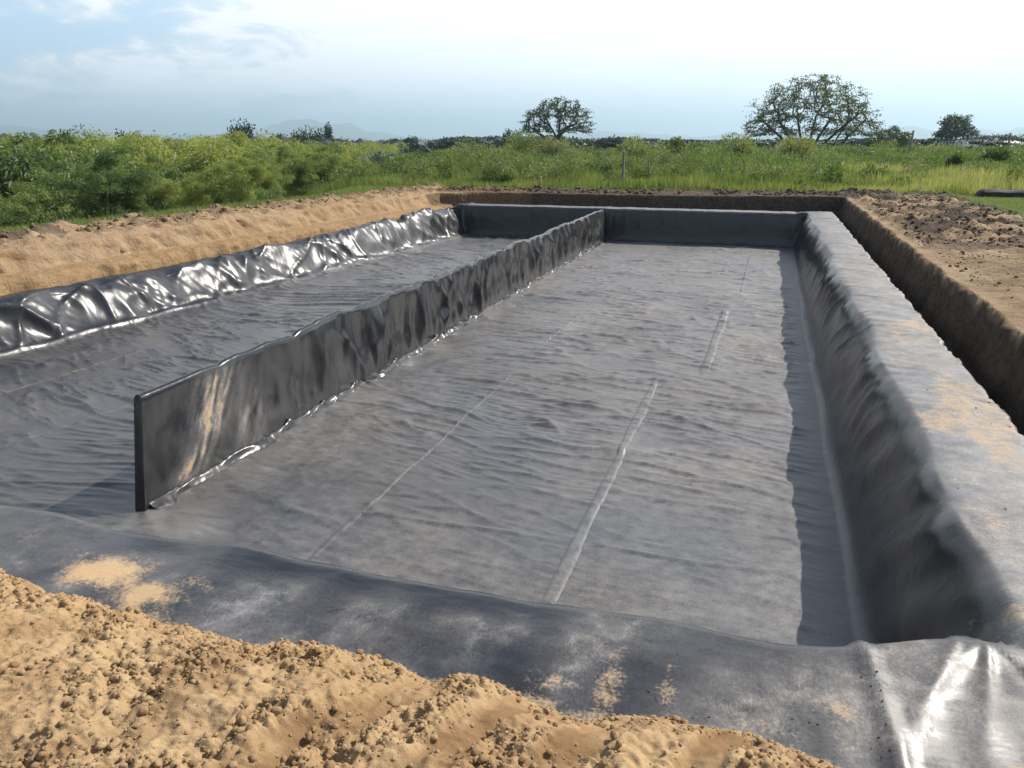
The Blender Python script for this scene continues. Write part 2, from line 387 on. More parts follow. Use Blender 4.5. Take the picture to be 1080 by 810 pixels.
weld(-3.02, 4.15, -3.08, 9.7, .05, flo, .42, .006)
weld(-3.12, 10.4, -3.05, 15.0, .045, flo, .42, .006)
weld(-7.35, 4.6, -6.85, 8.3, .045, flo, .42, .006)
weld(-6.9, 9.3, -6.6, 16, .045, flo, .42, .006)
weld(-8.9, 6.0, -8.6, 12, .045, flo, .42, .006)

# ------------------------------------------------------------------ divider wall
ORG = np.array([-4.85, 14, 0])
YD0, YD1 = 4.68, 24.45
div = empty('divider_wall', tuple(ORG)); tag(div, 'long thin wall wrapped in black liner dividing the pond lengthways, nearly to the near end', 'divider wall')
nv = 520; t = np.linspace(0, 1, nv); Yd = YD0 + (YD1 - YD0) * t
# profile (x offset, z): right foot -> top -> left foot
prof = []
for z in np.linspace(0, .90, 26): prof.append((.058 - .022 * z, z, 1))
for a in np.linspace(.15, math.pi - .15, 9): prof.append((.041 * math.cos(a) - .004, .925 + .035 * math.sin(a), 2))
for z in np.linspace(.90, 0, 26): prof.append((-.048 + .002 * z, z, 3))
prof = np.array(prof); np_ = len(prof)
px = prof[None, :, 0] + 0 * Yd[:, None]; pz = prof[None, :, 1] + 0 * Yd[:, None]; side = prof[None, :, 2] + 0 * px
YY = Yd[:, None] + 0 * px
hs = (1 + .065 * pn(YY * .55, YY * 0, 101) + .030 * pn(YY * 1.9, YY * 0, 102) - .05 * ridge(YY * .55, YY * 0 + .2, 103, 6) + .008 * pn(YY * 6, YY * 0, 115)) * 1.03
hs = 1.0 + (hs - 1.0) * ss(YD0 + .3, YD0 + 2.2, YY)
pzz = pz * hs
far = ss(6.6, 9.5, YY)
fold = (.072 * (ridge(YY * 1.15 + .25 * pz + .2 * pn(YY, pz * 2, 104), pz * .35, 105, 2) - .35) + .028 * (ridge(YY * 2.7 - .3 * pz, pz * .5, 106, 2) - .3) + .014 * pn(YY * 6.5, pz * .8, 107)) * (.45 + 1.05 * far)
bulge = .040 * pn(YY * .8, pz * 1.6, 108) + .018 * np.abs(pn(YY * 1.9 + pz, pz * 2.2, 109))
env = np.sin(np.pi * np.clip(pz / .92, 0, 1) * .85 + .25)
dsp = (fold * ss(YD0 + .3, YD0 + 1.5, YY) + bulge * ss(YD0 - .05, YD0 + .5, YY)) * env
xx = px + np.where(side == 1, dsp, np.where(side == 3, -dsp * .9, 0))
xx += .05 * pn(YY * .35, YY * 0, 110) * pz * .6 - .07 * pz
yo = YY + .24 * pz * (1 - lin(YD0, YD0 + 1.2, YY))           # the near end leans back
Vd = np.stack([xx + ORG[0], yo, pzz + .004], -1)
dz = np.clip(-.01 + .08 * fbm(YY * 1.1, pz * 2, 111, 3) + .05 * ss(.25, 0, pz) + .12 * ss(9, 20, YY), 0, 1)
st = np.exp(-((YY - (5.25 + .75 * pz + .12 * pn(YY * 2, pz * 4, 112))) / (.20 + .10 * pz)) ** 2) * ss(1.02, .72, pz) * ss(.0, .1, pz)
st2 = np.exp(-((YY - (6.15 + .2 * pz)) / .22) ** 2) * ss(.85, .3, pz)
stk = .55 + .8 * fbm((YY - .75 * pz) * 11, pz * 2.2, 113, 3)
dz = np.clip(dz + (side == 1) * (st * 1.0 + st2 * .6) * np.clip(stk, 0, 1.2) * 1.3, 0, 1)
sd = np.clip((side == 1) * (st * .80 * stk), 0, .8)
A = {'dust': dz.ravel(), 'sand': sd.ravel()}
Fd = gridfaces(np_, nv)
pc = side.ravel()[Fd].mean(1)
for nm, lo, hi, lb in (('side_sheet', 0, 1.5, 'vertically folded liner face towards the wide chamber, dust streaked near its free end'), ('top_edge', 1.5, 2.5, 'rounded shiny top edge'), ('side_sheet', 2.5, 4, None)):
    v, f, a = submesh(Vd.reshape(-1, 3), Fd[(pc >= lo) & (pc < hi)], A)
    o = mesh(nm, v - ORG, f, M_LINER, div, a)
    if lb: o['label'] = lb
# end cap sheet
k = np_ // 2
L = Vd[0, :, :]; nw = 6
Lr = L[:k]; Ll = L[::-1][:k]
g = np.stack([Lr + (Ll - Lr) * s for s in np.linspace(0, 1, nw)], 1)
g[:, 1:-1, 1] -= .012 + .010 * pn(g[:, 1:-1, 2] * 5, g[:, 1:-1, 0] * 8, 114)
Vc = g.reshape(-1, 3)
mesh('end_cap', Vc - ORG, gridfaces(nw, k), M_LINER, div, {'dust': np.full(len(Vc), .06), 'sand': np.zeros(len(Vc))})
# welded foot flap, puckered
nf = 900; tf = np.linspace(0, 1, nf)[:, None]; sf = np.linspace(0, 1, 9)[None, :]
yf = YD0 + .06 + (YD1 - YD0 - .1) * tf + 0 * sf
wf = .065 + .04 * pn(yf * 1.7, yf * 0, 121) + .055 * ridge(yf * .75, yf * 0 + .6, 122, 5) + .05 * np.exp(-((yf - 4.85) / .12) ** 2)
xf = ORG[0] + .05 + sf * wf + .01 * pn(yf * 4, sf * 2, 123)
zf_ = floor_wrinkles(xf, yf) * .8 + .006 + .045 * (1 - sf) ** 2 + np.sin(np.pi * sf) * ss(4.75, 5.3, yf) * (.018 + .025 * np.abs(pn(yf * 3.2, sf * 1.2, 124)) + .05 * ridge(yf * 1.1, yf * 0 + 2.2, 125, 6))
zf_ = zf_ * (1 - sf ** 6) + (floor_wrinkles(xf, yf) + .002) * sf ** 6
Vf = np.stack([xf, yf, zf_], -1).reshape(-1, 3)
mesh('foot_weld', Vf - ORG, gridfaces(9, nf), M_LINER, div, {'dust': np.full(len(Vf), .10), 'sand': np.zeros(len(Vf))})

# ------------------------------------------------------------------ ground
def brinkL(Y): return -12.15 + shiftL(Y) + .10 * pn(Y * .6, Y * 0, 131) + .04 * pn(Y * 2.3, Y * 0, 132)
def brinkR(Y): return 2.30 + .05 * pn(Y * .7, Y * 0, 133) + .03 * pn(Y * 2.5, Y * 0, 134)
def browX(Y): return -14.3 + shiftL(Y) - .36 * np.clip(Y - 24, 0, 1e9) - .0 * Y
def land(X, Y):
    z = 1.30 + .08 * ss(-5, 3, X)
    z = z + .05 * fbm(X * .15, Y * .15, 140, 3) * ss(26, 34, np.maximum(np.abs(X + 4), Y))
    q = browX(Y) - X
    z = z - 6.2 * ss(0, 15, q) - 4 * ss(30, 200, q)
    z = z + .8 * fbm(X * .004, Y * .004, 141, 3) * ss(150, 700, np.hypot(X, Y))
    return z
def ground(X, Y):
    z = land(X, Y)
    # spoil strips and clods
    near = (np.abs(X) < 40) & (Y < 60)
    lump = np.where(near, .05 * ridge(X * 1.1, Y * 1.3, 142, 2) + .06 * fbm(X * 2.8, Y * 2.8, 143, 4), 0)
    bl = brinkL(Y); br = brinkR(Y)
    spoilL = ss(bl - 2.0, bl - 1.3, X) * (1 - ss(bl - .25, bl, X))
    spoilL2 = np.exp(-((X - (bl - 1.35)) / .35) ** 2)
    z = z + spoilL * (lump * 1.5) + spoilL2 * (.03 + .12 * np.clip(fbm(X * 1.7, Y * 1.2, 144, 4) + .2, 0, 1)) * (Y < 30)
    darkR = ss(br, br + .3, X) * (1 - ss(5.2, 6.2, X)) * (Y < 30)
    rut = .035 * pn(X * 1.3, Y * 1.0, 145) + .03 * ridge(X * .8 + .5 * Y, Y * 1.6, 146, 2)
    z = z + darkR * (rut + lump * (.5 + 1.0 * ss(12, 18, Y)))
    farS = np.exp(-((Y - 27.5) / .55) ** 2) * ss(-12, -10, X) * (1 - ss(2.5, 5, X))
    z = z + farS * (.06 + .10 * np.clip(fbm(X * 1.6, Y * 1.6, 147, 4) + .3, 0, 1))
    # excavation
    bot = .70 + .03 * fbm(X * 2, Y * 2, 148, 3)
    yf = 26.6 + .08 * pn(X * .8, X * 0, 149) - .9 * ss(-9, -11.8, X)
    wallL = .60 * lin(0, .20, X - bl) + .07 * lin(.20, .62, X - bl) + .33 * lin(.62, .80, X - bl); wallR = lin(0, .10, br - X); wallF = lin(0, .12, yf - Y); wallN = lin(0, .5, Y - .3)
    inn = np.minimum.reduce([wallL, wallR, wallF, wallN])
    z = z + (bot - z) * inn
    under = ss(0, .1, X + 11.45 - shiftL(Y)) * ss(0, .1, 1.97 - X) * ss(0, .1, 25.35 - Y) * ss(0, .15, Y - .9)
    z = z + (-.25 - z) * under
    z = z - .35 * ss(3.0, 2.3, Y) * ss(-1.5, .3, Y) * (np.abs(X + 2) < 9) * 0
    return z, inn
def geo(a, b, first, grow):
    out = [a]; s = first
    while out[-1] < b: out.append(out[-1] + s); s *= grow
    return np.array(out)
xs = np.concatenate([-geo(15.5, 26000, .15, 1.06)[::-1], lines((-15.4, -12.6, 50), (-12.6, -10.0, 100), (-10.0, 1.9, 60), (1.9, 2.5, 26), (2.5, 6.2, 70))[:-1], geo(6.2, 26000, .08, 1.06)])
ys = np.concatenate([-geo(1.0, 26000, .3, 1.15)[::-1], lines((-.9, 3, 22), (3, 16, 190), (16, 25.3, 100), (25.3, 28.6, 66))[:-1], geo(28.6, 26000, .1, 1.055)])
XG, YG = np.meshgrid(xs, ys)
ZG, inn = ground(XG, YG)
# excavator bucket marks on the bank face, rough walls
mk = (inn > .02) & (inn < .98)
XG2 = XG + mk * (.07 * ridge(YG * 1.9, YG * 0 + ZG * .5, 151, 2) + .08 * fbm(YG * 2.6, ZG * 4, 152, 5) + .04 * ridge(YG * 6, ZG * 3, 154, 3)) * np.where(XG < -8, 1, -.7)
YG2 = YG + mk * (Y0 := .03 * fbm(XG * 3, ZG * 3, 153, 3)) * (YG > 26)
bl, br = brinkL(YG), brinkR(YG)
ntx = fbm(XG * .8, YG * .8, 155, 4)
edgeR = np.interp(YG, [0, 18.2, 26.1, 30], [7.5, 5.0, 5.2, 3.2])
green = ss(-.15, .25, (-(XG - (bl - 1.9)) + .35 * ntx)) * (XG < -8)
green = np.maximum(green, ss(-.3, .4, YG - 28.6 + .5 * ntx))
green = np.maximum(green, ss(-.2, .3, XG - edgeR + .35 * ntx))
green *= (1 - ((inn > .05)))
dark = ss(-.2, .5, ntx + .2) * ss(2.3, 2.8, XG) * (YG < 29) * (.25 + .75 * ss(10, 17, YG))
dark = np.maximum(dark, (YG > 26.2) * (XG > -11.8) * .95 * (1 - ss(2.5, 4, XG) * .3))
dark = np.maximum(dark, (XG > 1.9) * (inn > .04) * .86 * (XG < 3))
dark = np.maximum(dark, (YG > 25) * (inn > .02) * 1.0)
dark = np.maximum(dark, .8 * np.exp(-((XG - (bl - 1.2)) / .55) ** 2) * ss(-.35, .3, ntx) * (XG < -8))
orange = (inn > .62) * (XG < -8) * .75 * (YG < 25.6)
orange = np.maximum(orange, (XG < -8) * (XG > bl - 1.9) * .35 * ss(10, 20, YG))
gat = {'green': np.clip(green, 0, 1).ravel(), 'dark': np.clip(dark, 0, 1).ravel(), 'orange': np.clip(orange, 0, 1).ravel()}
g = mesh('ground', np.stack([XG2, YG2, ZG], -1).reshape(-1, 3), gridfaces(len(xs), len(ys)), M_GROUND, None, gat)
tag(g, kind='structure')

# near soil heap the photographer stands on
mx_ = lines((-7, -3.6, 90), (-3.6, 1.0, 640), (1.0, 4.0, 80)); my_ = lines((-3, .9, 60), (.9, 2.55, 270))
MX, MY = np.meshgrid(mx_, my_)
edge = np.interp(MX, [-7, -3.26, -2.94, -2.59, -2.24, -1.95, -1.56, -1.29, -1.06, -.92, -.81, -.64, -.5, -.34, -.11, .11, .32, .43, .6, .8, 1.0, 4], [2.45, 2.33, 2.25, 2.24, 2.21, 2.23, 2.31, 2.29, 2.22, 2.26, 2.26, 2.21, 2.2, 2.24, 2.28, 2.28, 2.24, 2.22, 2.2, 2.22, 2.1, 1.6])
edge = edge + .05 + .05 * ss(-1.4, -.9, MX)
dE = edge - MY + .03 * fbm(MX * 3, MY * 3, 161, 4)
ht = .92 + .40 * (1 - np.exp(-np.clip(dE, 0, 9) / .45)) + .12 * ss(.05, .25, dE) * 0
ht = np.where(dE > 0, .985 + .36 * (1 - np.exp(-dE / .36)), .985 + dE * 1.2)
crumb = ss(-.02, .10, dE)
# smooth raked lanes (shovel scrapes) on the right part, crumbly elsewhere
lane = ss(-.15, .45, np.sin((MX - .30 * MY) * 2 * np.pi / .34 + 1.3 * pn(MX * 2, MY * 2, 162) + .6)) * ss(-1.5, -1.25, MX - .3 * MY + .5) * ss(.5, .2, MX) * ss(.04, .16, dE)
lane = lane * (.55 + .45 * ss(-.4, .1, fbm(MX * 4, MY * 2, 169, 3)))
rough = (1 - .85 * lane) * (.48 + .52 * ss(-.35, .25, fbm(MX * 2.1, MY * 2.6, 174, 3)))
cl = np.clip(1 - np.abs(pn(MX * 9, MY * 9, 163)) * 1.4, 0, 1)
lump = .030 * fbm(MX * 3.2, MY * 3.2, 164, 3) + rough * (.030 * np.clip(fbm(MX * 9, MY * 9, 165, 3), -.5, 1) + .020 * np.clip(fbm(MX * 30, MY * 30, 166, 4), -.4, 1) + .006 * pn(MX * 80, MY * 80, 167))
lump = lump - .03 * lane
MZ = ht + crumb * lump
damp = np.clip(.50 * lane + .55 * ss(.3, .8, fbm(MX * 2.6, MY * 2.0, 168, 4) + .5 * lane + .15 * ss(-1.4, 0, MX)), 0, 1)
mo = mesh('soil_mound', np.stack([MX, MY, MZ], -1).reshape(-1, 3), gridfaces(len(mx_), len(my_)), M_SOIL, None, {'damp': damp.ravel()})
tag(mo, kind='structure')
# crumbs and clods on it
def icos(sub):
    import bmesh
    bm = bmesh.new(); bmesh.ops.create_icosphere(bm, subdivisions=sub, radius=1)
    V = np.array([v.co[:] for v in bm.verts]); F = np.array([[v.index for v in f.verts] for f in bm.faces]); bm.free(); return V, F
IV, IF = icos(2); IV3, IF3 = icos(3)
def clods(P, S, rs, sq=.75):
    n = len(P); out = IV[None] * S[:, None, None]
    sc = rs.uniform(.65, 1.25, (n, 1, 3)); sc[..., 2] *= sq
    ph = rs.uniform(0, 50, (n, 1))
    k = 1 + .34 * pn(IV[None, :, 0] * 1.6 + ph, IV[None, :, 1] * 1.6 + IV[None, :, 2] * 1.3, 171) + .30 * pn(IV[None, :, 1] * 3.1 + ph, IV[None, :, 2] * 3.3, 172)
    out = out * sc * k[..., None]
    a = rs.uniform(0, 6.28, n); c, s = np.cos(a)[:, None], np.sin(a)[:, None]
    x = out[..., 0] * c - out[..., 1] * s; y = out[..., 0] * s + out[..., 1] * c
    V = np.stack([x, y, out[..., 2]], -1) + P[:, None]
    F = IF[None] + (np.arange(n) * len(IV))[:, None, None]
    return V.reshape(-1, 3), F.reshape(-1, 3)
from_grid_x, from_grid_y = mx_, my_
def sampZ(x, y):
    i = np.clip(np.searchsorted(mx_, x), 0, len(mx_) - 1); j = np.clip(np.searchsorted(my_, y), 0, len(my_) - 1)
    return MZ[j, i], lane[j, i], dE[j, i]
rs = np.random.default_rng(3)
n = 42000
cxp = rs.uniform(-3.6, .75, n); cyp = rs.uniform(.95, 2.36, n)
cz, cla, cde = sampZ(cxp, cyp)
dens = np.clip(.10 + .9 * ss(-.35, .25, fbm(cxp * 2.1, cyp * 2.6, 174, 3)) * (.7 + .6 * fbm(cxp * 6, cyp * 6, 173, 2)), .05, 1) * (1 - .93 * cla)
edgeb = np.exp(-((cde - .12) / .12) ** 2)
keep = (cde > -.03) & (rs.random(n) < dens * .8 + edgeb * .35 * (1 - cla))
cxp, cyp, cz = cxp[keep], cyp[keep], cz[keep]
S = np.clip(.0032 * (1 - rs.random(len(cxp))) ** -.42, .0022, .014)
V, F = clods(np.stack([cxp, cyp, cz + S * .25], -1), S, rs)
o = mesh('soil_crumbs', V, F, M_SOIL, None, {'damp': np.repeat(rs.uniform(0, .6, len(S)), len(IV))}, smooth=False)
tag(o, 'loose crumbs and small clods of tan soil on the near heap', 'soil crumbs', kind='stuff')
# larger lumps one could pick up, each on its own
LUMPS = [(-2.10, 2.13, .020, 'flat tan clod in a hollow near the upper edge of the soil heap'), (-1.62, 2.26, .013, 'small pale stone at the very rim of the soil heap above the dark liner'),
         (-1.40, 1.62, .026, 'large round clod half buried low on the crumbly part of the heap'), (-1.05, 1.95, .022, 'clod beside the smooth raked lane in the middle of the heap'),
         (-.86, 2.2, .016, 'knobbly clod on the crest where the heap bulges towards the liner'), (-.30, 1.98, .020, 'darker clod in the crumbly right end of the soil heap')]
for (x, y, s, lb) in LUMPS:
    z, _, _ = sampZ(np.array([x]), np.array([y]))
    V, F = clods(np.array([[0, 0, s * .35]]), np.array([s]), rs, .7)
    o = mesh('soil_clod', V, F, M_SOIL, None, {'damp': np.full(len(V), .2)}, smooth=False); o.location = (x, y, float(z[0])); tag(o, lb, 'clod of soil', 'larger clods on the near soil heap')

rs = np.random.default_rng(9)
px_ = np.concatenate([rs.normal(.56, .02, 12), rs.uniform(1.25, 1.85, 12), rs.normal(.1, .3, 10)]); py_ = np.concatenate([rs.uniform(2.4, 2.85, 12), rs.uniform(3.4, 8, 12), rs.uniform(2.4, 2.55, 10)])
ii = np.argmin(np.abs(ul[None] - px_[:, None]), 1); jj = np.argmin(np.abs(vl[None] - py_[:, None]), 1)
S = rs.uniform(.0022, .0045, len(px_)) * np.where(py_ > 4.5, 1.6, 1)
V, F = clods(P[jj, ii] + np.stack([0 * S, 0 * S, S * .4], -1), S, rs)
o = mesh('pebbles', V, F, M_GROUND, None, {'dark': np.full(len(V), .7), 'green': np.zeros(len(V)), 'orange': np.zeros(len(V))}, smooth=False)
tag(o, 'tiny stones and crumbs of earth lying on the liner', 'pebbles', kind='stuff')

# clods on the spoil strips (left bank top, right bank, far bank)
def field_clods(n, xr, yr, smin, smax, seed, dk, cond=None):
    rs = np.random.default_rng(seed)
    x = rs.uniform(*xr, n); y = rs.uniform(*yr, n)
    d = fbm(x * .9, y * .9, seed, 3); k = (rs.random(n) < np.clip(.45 + .9 * d, .05, 1))
    if cond is not None: k &= cond(x, y)
    x, y = x[k], y[k]; z, inn_ = ground(x, y); k = inn_ < .03; x, y, z = x[k], y[k], z[k]
    S = np.clip(smin * (1 - rs.random(len(x))) ** -.5, smin, smax)
    V, F = clods(np.stack([x, y, z + S * .2], -1), S, rs)
    m = len(V)
    dkv = np.repeat(np.clip(dk + rs.uniform(-.3, .3, len(x)), 0, 1), len(IV))
    return V, F, dkv
parts = [field_clods(5200, (-14.2, -10.9), (8, 27), .014, .065, 201, .35, lambda x, y: (x > brinkL(y) - 1.9) & (x < brinkL(y) - .5)),
         field_clods(6000, (2.45, 5.6), (6, 27.5), .006, .028, 202, .45), field_clods(5000, (2.45, 5.4), (14, 28), .010, .042, 205, .85),
         field_clods(4000, (-11.5, 3.5), (26.8, 28.3), .018, .08, 203, .9)]
V, F, dk, off = [], [], [], 0
for v, f, d in parts: V.append(v); F.append(f + off); dk.append(d); off += len(v)
dk = np.concatenate(dk)
o = mesh('soil_clods', np.concatenate(V), np.concatenate(F), M_GROUND, None, {'dark': dk, 'green': dk * 0, 'orange': dk * 0}, smooth=False)
tag(o, 'brown clods scattered over the spoil strips around the pit', 'soil clods', kind='stuff')

# ------------------------------------------------------------------ posts, low black bank
def post(x, y, h, r, lean, label, cat='fence post', group='fence posts standing in the weeds'):
    z = float(land(np.array([x]), np.array([y]))[0])
    segs = []; nseg = 6
    for i in range(nseg):
        a, b = i / nseg, (i + 1) / nseg
        f = lambda q: (lean * q * h + .01 * math.sin(q * 5 + x), .006 * math.cos(q * 4 + y), -.25 * (q == 0) + q * h)
        segs.append((f(a), r * (1 - .2 * a), f(b), r * (1 - .2 * b)))
    V, F = tubes(segs, 8)
    top = np.array(segs[-1][2]); ring = V[-8:]
    V = np.concatenate([V, top[None] + [[0, 0, r * .3]]]); c = len(V) - 1
    Fc = np.array([[c - 8 + i, c - 8 + (i + 1) % 8, c, c] for i in range(8)])
    me = mesh('fence_post', V, np.concatenate([F, Fc[:, [0, 1, 2, 2]]])[: len(F)], M_WOOD)
    me.location = (x, y, z); tag(me, label, cat, group)
    # sawn top
    T = mesh('post_top', np.concatenate([ring, (top + np.array([0, 0, r * .25]))[None]]), np.array([[i, (i + 1) % 8, 8] for i in range(8)]), M_WOOD, me)
    return me
post(-5.38, 30.5, 1.38, .055, .02, 'pale weathered fence post standing nearest, just behind the far end of the pit')
post(-4.75, 33.2, 1.05, .04, -.04, 'thin short post half hidden in weeds right of the pale post')
post(10.9, 74.2, 2.55, .10, .05, 'thin dark post rising above the bushes between the wide tree and the small round tree')
post(16.6, 68.0, 2.25, .09, 0., 'thin dark post above the bushes to the right of the small round tree')
post(6.5, 59.6, 1.0, .22, .02, 'short thick dark stump post under the low domed tree')

def low_bank():
    nx, ny = 130, 15
    s = np.linspace(0, 1, nx)[:, None]; a = np.linspace(0, math.pi, ny)[None, :]
    x = 6.15 + 7.5 * s + 0 * a
    hgt = (.30 + .05 * pn(x * 1.3, x * 0, 211)) * np.minimum(1, (s * 40) ** .5)
    y = 28.0 - .8 * s * 0 - .28 * np.cos(a) * -1 * -1 + .04 * pn(x * 2, a * 2, 212)
    z = 1.36 + hgt * np.sin(a) ** .35 * 1.0 + .02 * pn(x * 3, a * 2, 213) - .06
    V = np.stack([x, y, z], -1).reshape(-1, 3)
    o = mesh('covered_bank', V, gridfaces(ny, nx), M_SHEET)
    tag(o, 'long low bank covered with black plastic at the edge of the mown grass', 'low bank')
low_bank()

# ------------------------------------------------------------------ vegetation
def merge(chunks):
    V, F, T, D, off = [], [], [], [], 0
    for c in chunks:
        V.append(c[0]); F.append(c[1] + off); T.append(c[2]); D.append(c[3] if len(c) > 3 else c[2] * 0); off += len(c[0])
    return np.concatenate(V), np.concatenate(F), np.concatenate(T), np.concatenate(D)

def az_ok(x, y, m=3):
    a = np.degrees(np.arctan2(x, y)); return (a > -52 - m) & (a < 16.5 + m)

# grass blades
def blades(x, y, h, w, rs, lean=.45, dry=0., tint0=None):
    n = len(x); z = land(x, y) - .02
    D = np.stack([rs.normal(0, lean, n), rs.normal(0, lean, n), np.ones(n)], -1)
    P = np.stack([x, y, z], -1)
    tint = np.clip(rs.normal(.55, .25, n) if tint0 is None else tint0 + rs.normal(0, .15, n), 0, 1)
    V, F, T = leaves(P, D, h, w, rs, tint)
    return V, F, T, np.repeat(np.clip(dry * np.ones(n) + rs.normal(0, .12, n), 0, 1), 4)
rs = np.random.default_rng(5)
ch = []
def scatter(n, xr, yr, cond):
    x = rs.uniform(*xr, n); y = rs.uniform(*yr, n); k = cond(x, y) & az_ok(x, y); return x[k], y[k]
# strip of grass beyond the left spoil bank
x, y = scatter(90000, (-18, -10.5), (9, 36), lambda x, y: (x < brinkL(y) - 1.75 - .3 * fbm(x, y, 5, 2)))
ch.append(blades(x, y, rs.uniform(.06, .20, len(x)), .012, rs, .5, .12))
# mown patch on the right
x, y = scatter(110000, (4.6, 14), (16, 30), lambda x, y: x > np.interp(y, [0, 18.2, 26.1, 30], [7.5, 5.0, 5.2, 3.2]) - .3 * fbm(x, y, 5, 2))
ch.append(blades(x, y, rs.uniform(.03, .09, len(x)), .012, rs, .7, .15))
# tall grass behind the pit
def tallz(n, yr, hmin, hmax, w, seed):
    x = rs.uniform(-30, 26, n); y = rs.uniform(*yr, n); y = y + .5 * pn(x * .8, x * 0, seed)
    k = az_ok(x, y) & (x > browX(y) - 4); x, y = x[k], y[k]
    p = fbm(x * .22, y * .22, seed, 3); h = (hmin + (hmax - hmin) * np.clip(.5 + p, 0, 1.1)) * rs.uniform(.55, 1.1, len(x))
    dryr = np.clip(.14 + .75 * ss(-2, 6, x) * ss(-.3, .3, fbm(x * .12, y * .2, seed + 1, 3) + .1) + .2 * fbm(x * .5, y * .5, seed + 2, 2), 0, .85)
    return blades(x, y, h, w, rs, .28, dryr)
ch.append(tallz(60000, (28.6, 34), .25, .7, .020, 31))
ch.append(tallz(90000, (31, 46), .3, .75, .024, 32))
ch.append(tallz(60000, (44, 80), .25, .6, .04, 33))
V, F, T, Dd = merge(ch)
o = mesh('tall_grass', V, F, M_GRASS, None, {'tint': T, 'dry': Dd}, smooth=False)
tag(o, 'light green and straw coloured grass around and beyond the pit', 'grass', kind='stuff')

def bush_cloud(cx, cy, cz, rx, rz, n, L, W, rs, tint=.5, dry=0., up=.5):
    """leaf faces through lobes of a bush volume"""
    nl = max(3, int(rx * 4)); lob = np.clip(rs.normal(0, .42, (nl, 3)), -.65, .65) * [rx, rx, rz * .5]; lob[:, 2] = np.abs(lob[:, 2])
    li = rs.integers(0, nl, n); d = unit(rs.normal(size=(n, 3))); r = rs.random(n) ** .45
    P = lob[li] + d * r[:, None] * np.array([rx * .5, rx * .5, rz * .45])
    P[:, 2] = np.abs(P[:, 2] + rz * .35)
    D = unit(d + np.array([0, 0, up]) + rs.normal(0, .4, (n, 3)))
    tl = np.clip(tint + rs.normal(0, .18, nl)[li] + rs.normal(0, .12, n), 0, 1)
    V, F, T = leaves(P + [cx, cy, cz], D, L * rs.uniform(.6, 1.3, n), W, rs, tl)
    return V, F, T, np.repeat(np.clip(dry + rs.normal(0, .1, n), 0, 1), 4)
# leafy undergrowth mass
ch = []; rs = np.random.default_rng(8)
def mass(n, yr, rxr, hz, nl, L, W, cond=None):
    for i in range(n):
        y = rs.uniform(*yr); x = rs.uniform(-.62 * y - 4, .33 * y + 3)
        if x < browX(y) - 4: continue
        if cond and not cond(x, y): continue
        z = float(land(np.array([x]), np.array([y]))[0]); rx = rs.uniform(*rxr)
        p = float(fbm(np.array([x * .1]), np.array([y * .1]), 9, 2)[0])
        h = rs.uniform(*hz) * (1 + .4 * p) * (.55 if (y > 50 and x < -.12 * y) else .85 if y > 50 else 1)
        ch.append(bush_cloud(x, y, z - .05, rx, h, nl, L, W, rs, .5 + .35 * p + rs.normal(0, .16), max(0, rs.normal(.08, .1)) + .35 * (rs.random() < .12)))
mass(90, (29.6, 33), (.25, .5), (.25, .5), 260, .09, .04, lambda x, y: x < 2.5)
mass(420, (31, 42), (.4, .9), (.35, 1.25), 620, .10, .045, lambda x, y: x < 1 or rs.random() < .35)
mass(420, (42, 65), (.7, 1.5), (.45, 1.25), 640, .13, .055, lambda x, y: x < 5 or y > 52 or rs.random() < .25)
mass(420, (65, 120), (1.2, 2.6), (.7, 1.75), 520, .22, .10)
V, F, T, Dd = merge(ch)
o = mesh('undergrowth', V, F, M_WEED, None, {'tint': T, 'dry': Dd}, smooth=False)
tag(o, 'dense leafy green weeds and scrub covering the field beyond the pit', 'undergrowth', kind='stuff')

# single shrubs that stand out
SHRUBS = [(-22.5, 73, 2.0, 3.2, .40, .1, 'dark leafy bush at the left foot of the lone round tree'), (-19, 71, 2.0, 2.6, .55, .45, 'pale olive bush just right of the lone round tree'),
          (-2.2, 62, 1.5, 2.6, .55, .35, 'pale feathery bush left of the wide spreading tree'), (1.4, 60, 1.4, 2.2, .55, .35, 'greyish bush directly under the wide spreading tree'),
          (-9, 60, 1.8, 2.2, .5, .3, 'pale topped bush behind the nearest fence post'), (-6.5, 64, 1.2, 2.4, .4, .3, 'upright twiggy bush a little right of the nearest fence post'),
          (8.9, 46, .55, 1.25, .25, .0, 'dark bush alone in the dry grass below the small round tree'), (10.8, 34.5, .5, 1.2, .3, .0, 'dark bush at the right edge behind the black covered bank'),
          (13.5, 58, 1.2, 1.5, .2, 0., 'dark green bush between the small round tree and the right edge'), (-14, 40, 1.3, 1.7, .5, .4, 'dry plumed bush above the far left corner of the pit'),
          (-18, 48, 1.6, 2.1, .45, .35, 'brownish plumed bush left of the lone round tree')]
rs = np.random.default_rng(18)
for (x, y, rx, h, ti, dr, lb) in SHRUBS:
    z = float(land(np.array([x]), np.array([y]))[0]); e = empty('shrub', (x, y, z)); tag(e, lb, 'shrub', 'shrubs standing out of the weeds')
    V, F, T, Dd = bush_cloud(0, 0, .1, rx, h * .8, 2600, .13 if y < 50 else .20, .06 if y < 50 else .09, rs, ti, dr)
    mesh('foliage', V, F, M_WEED, e, {'tint': T, 'dry': Dd}, smooth=False)
    segs = [((0, 0, -.1), .04, (math.cos(a) * rx * .3, math.sin(a) * rx * .3, h * .6), .015) for a in rs.uniform(0, 6.28, 6)]
    V, F = tubes(segs, 5); mesh('stem', V, F, M_BARK, e)

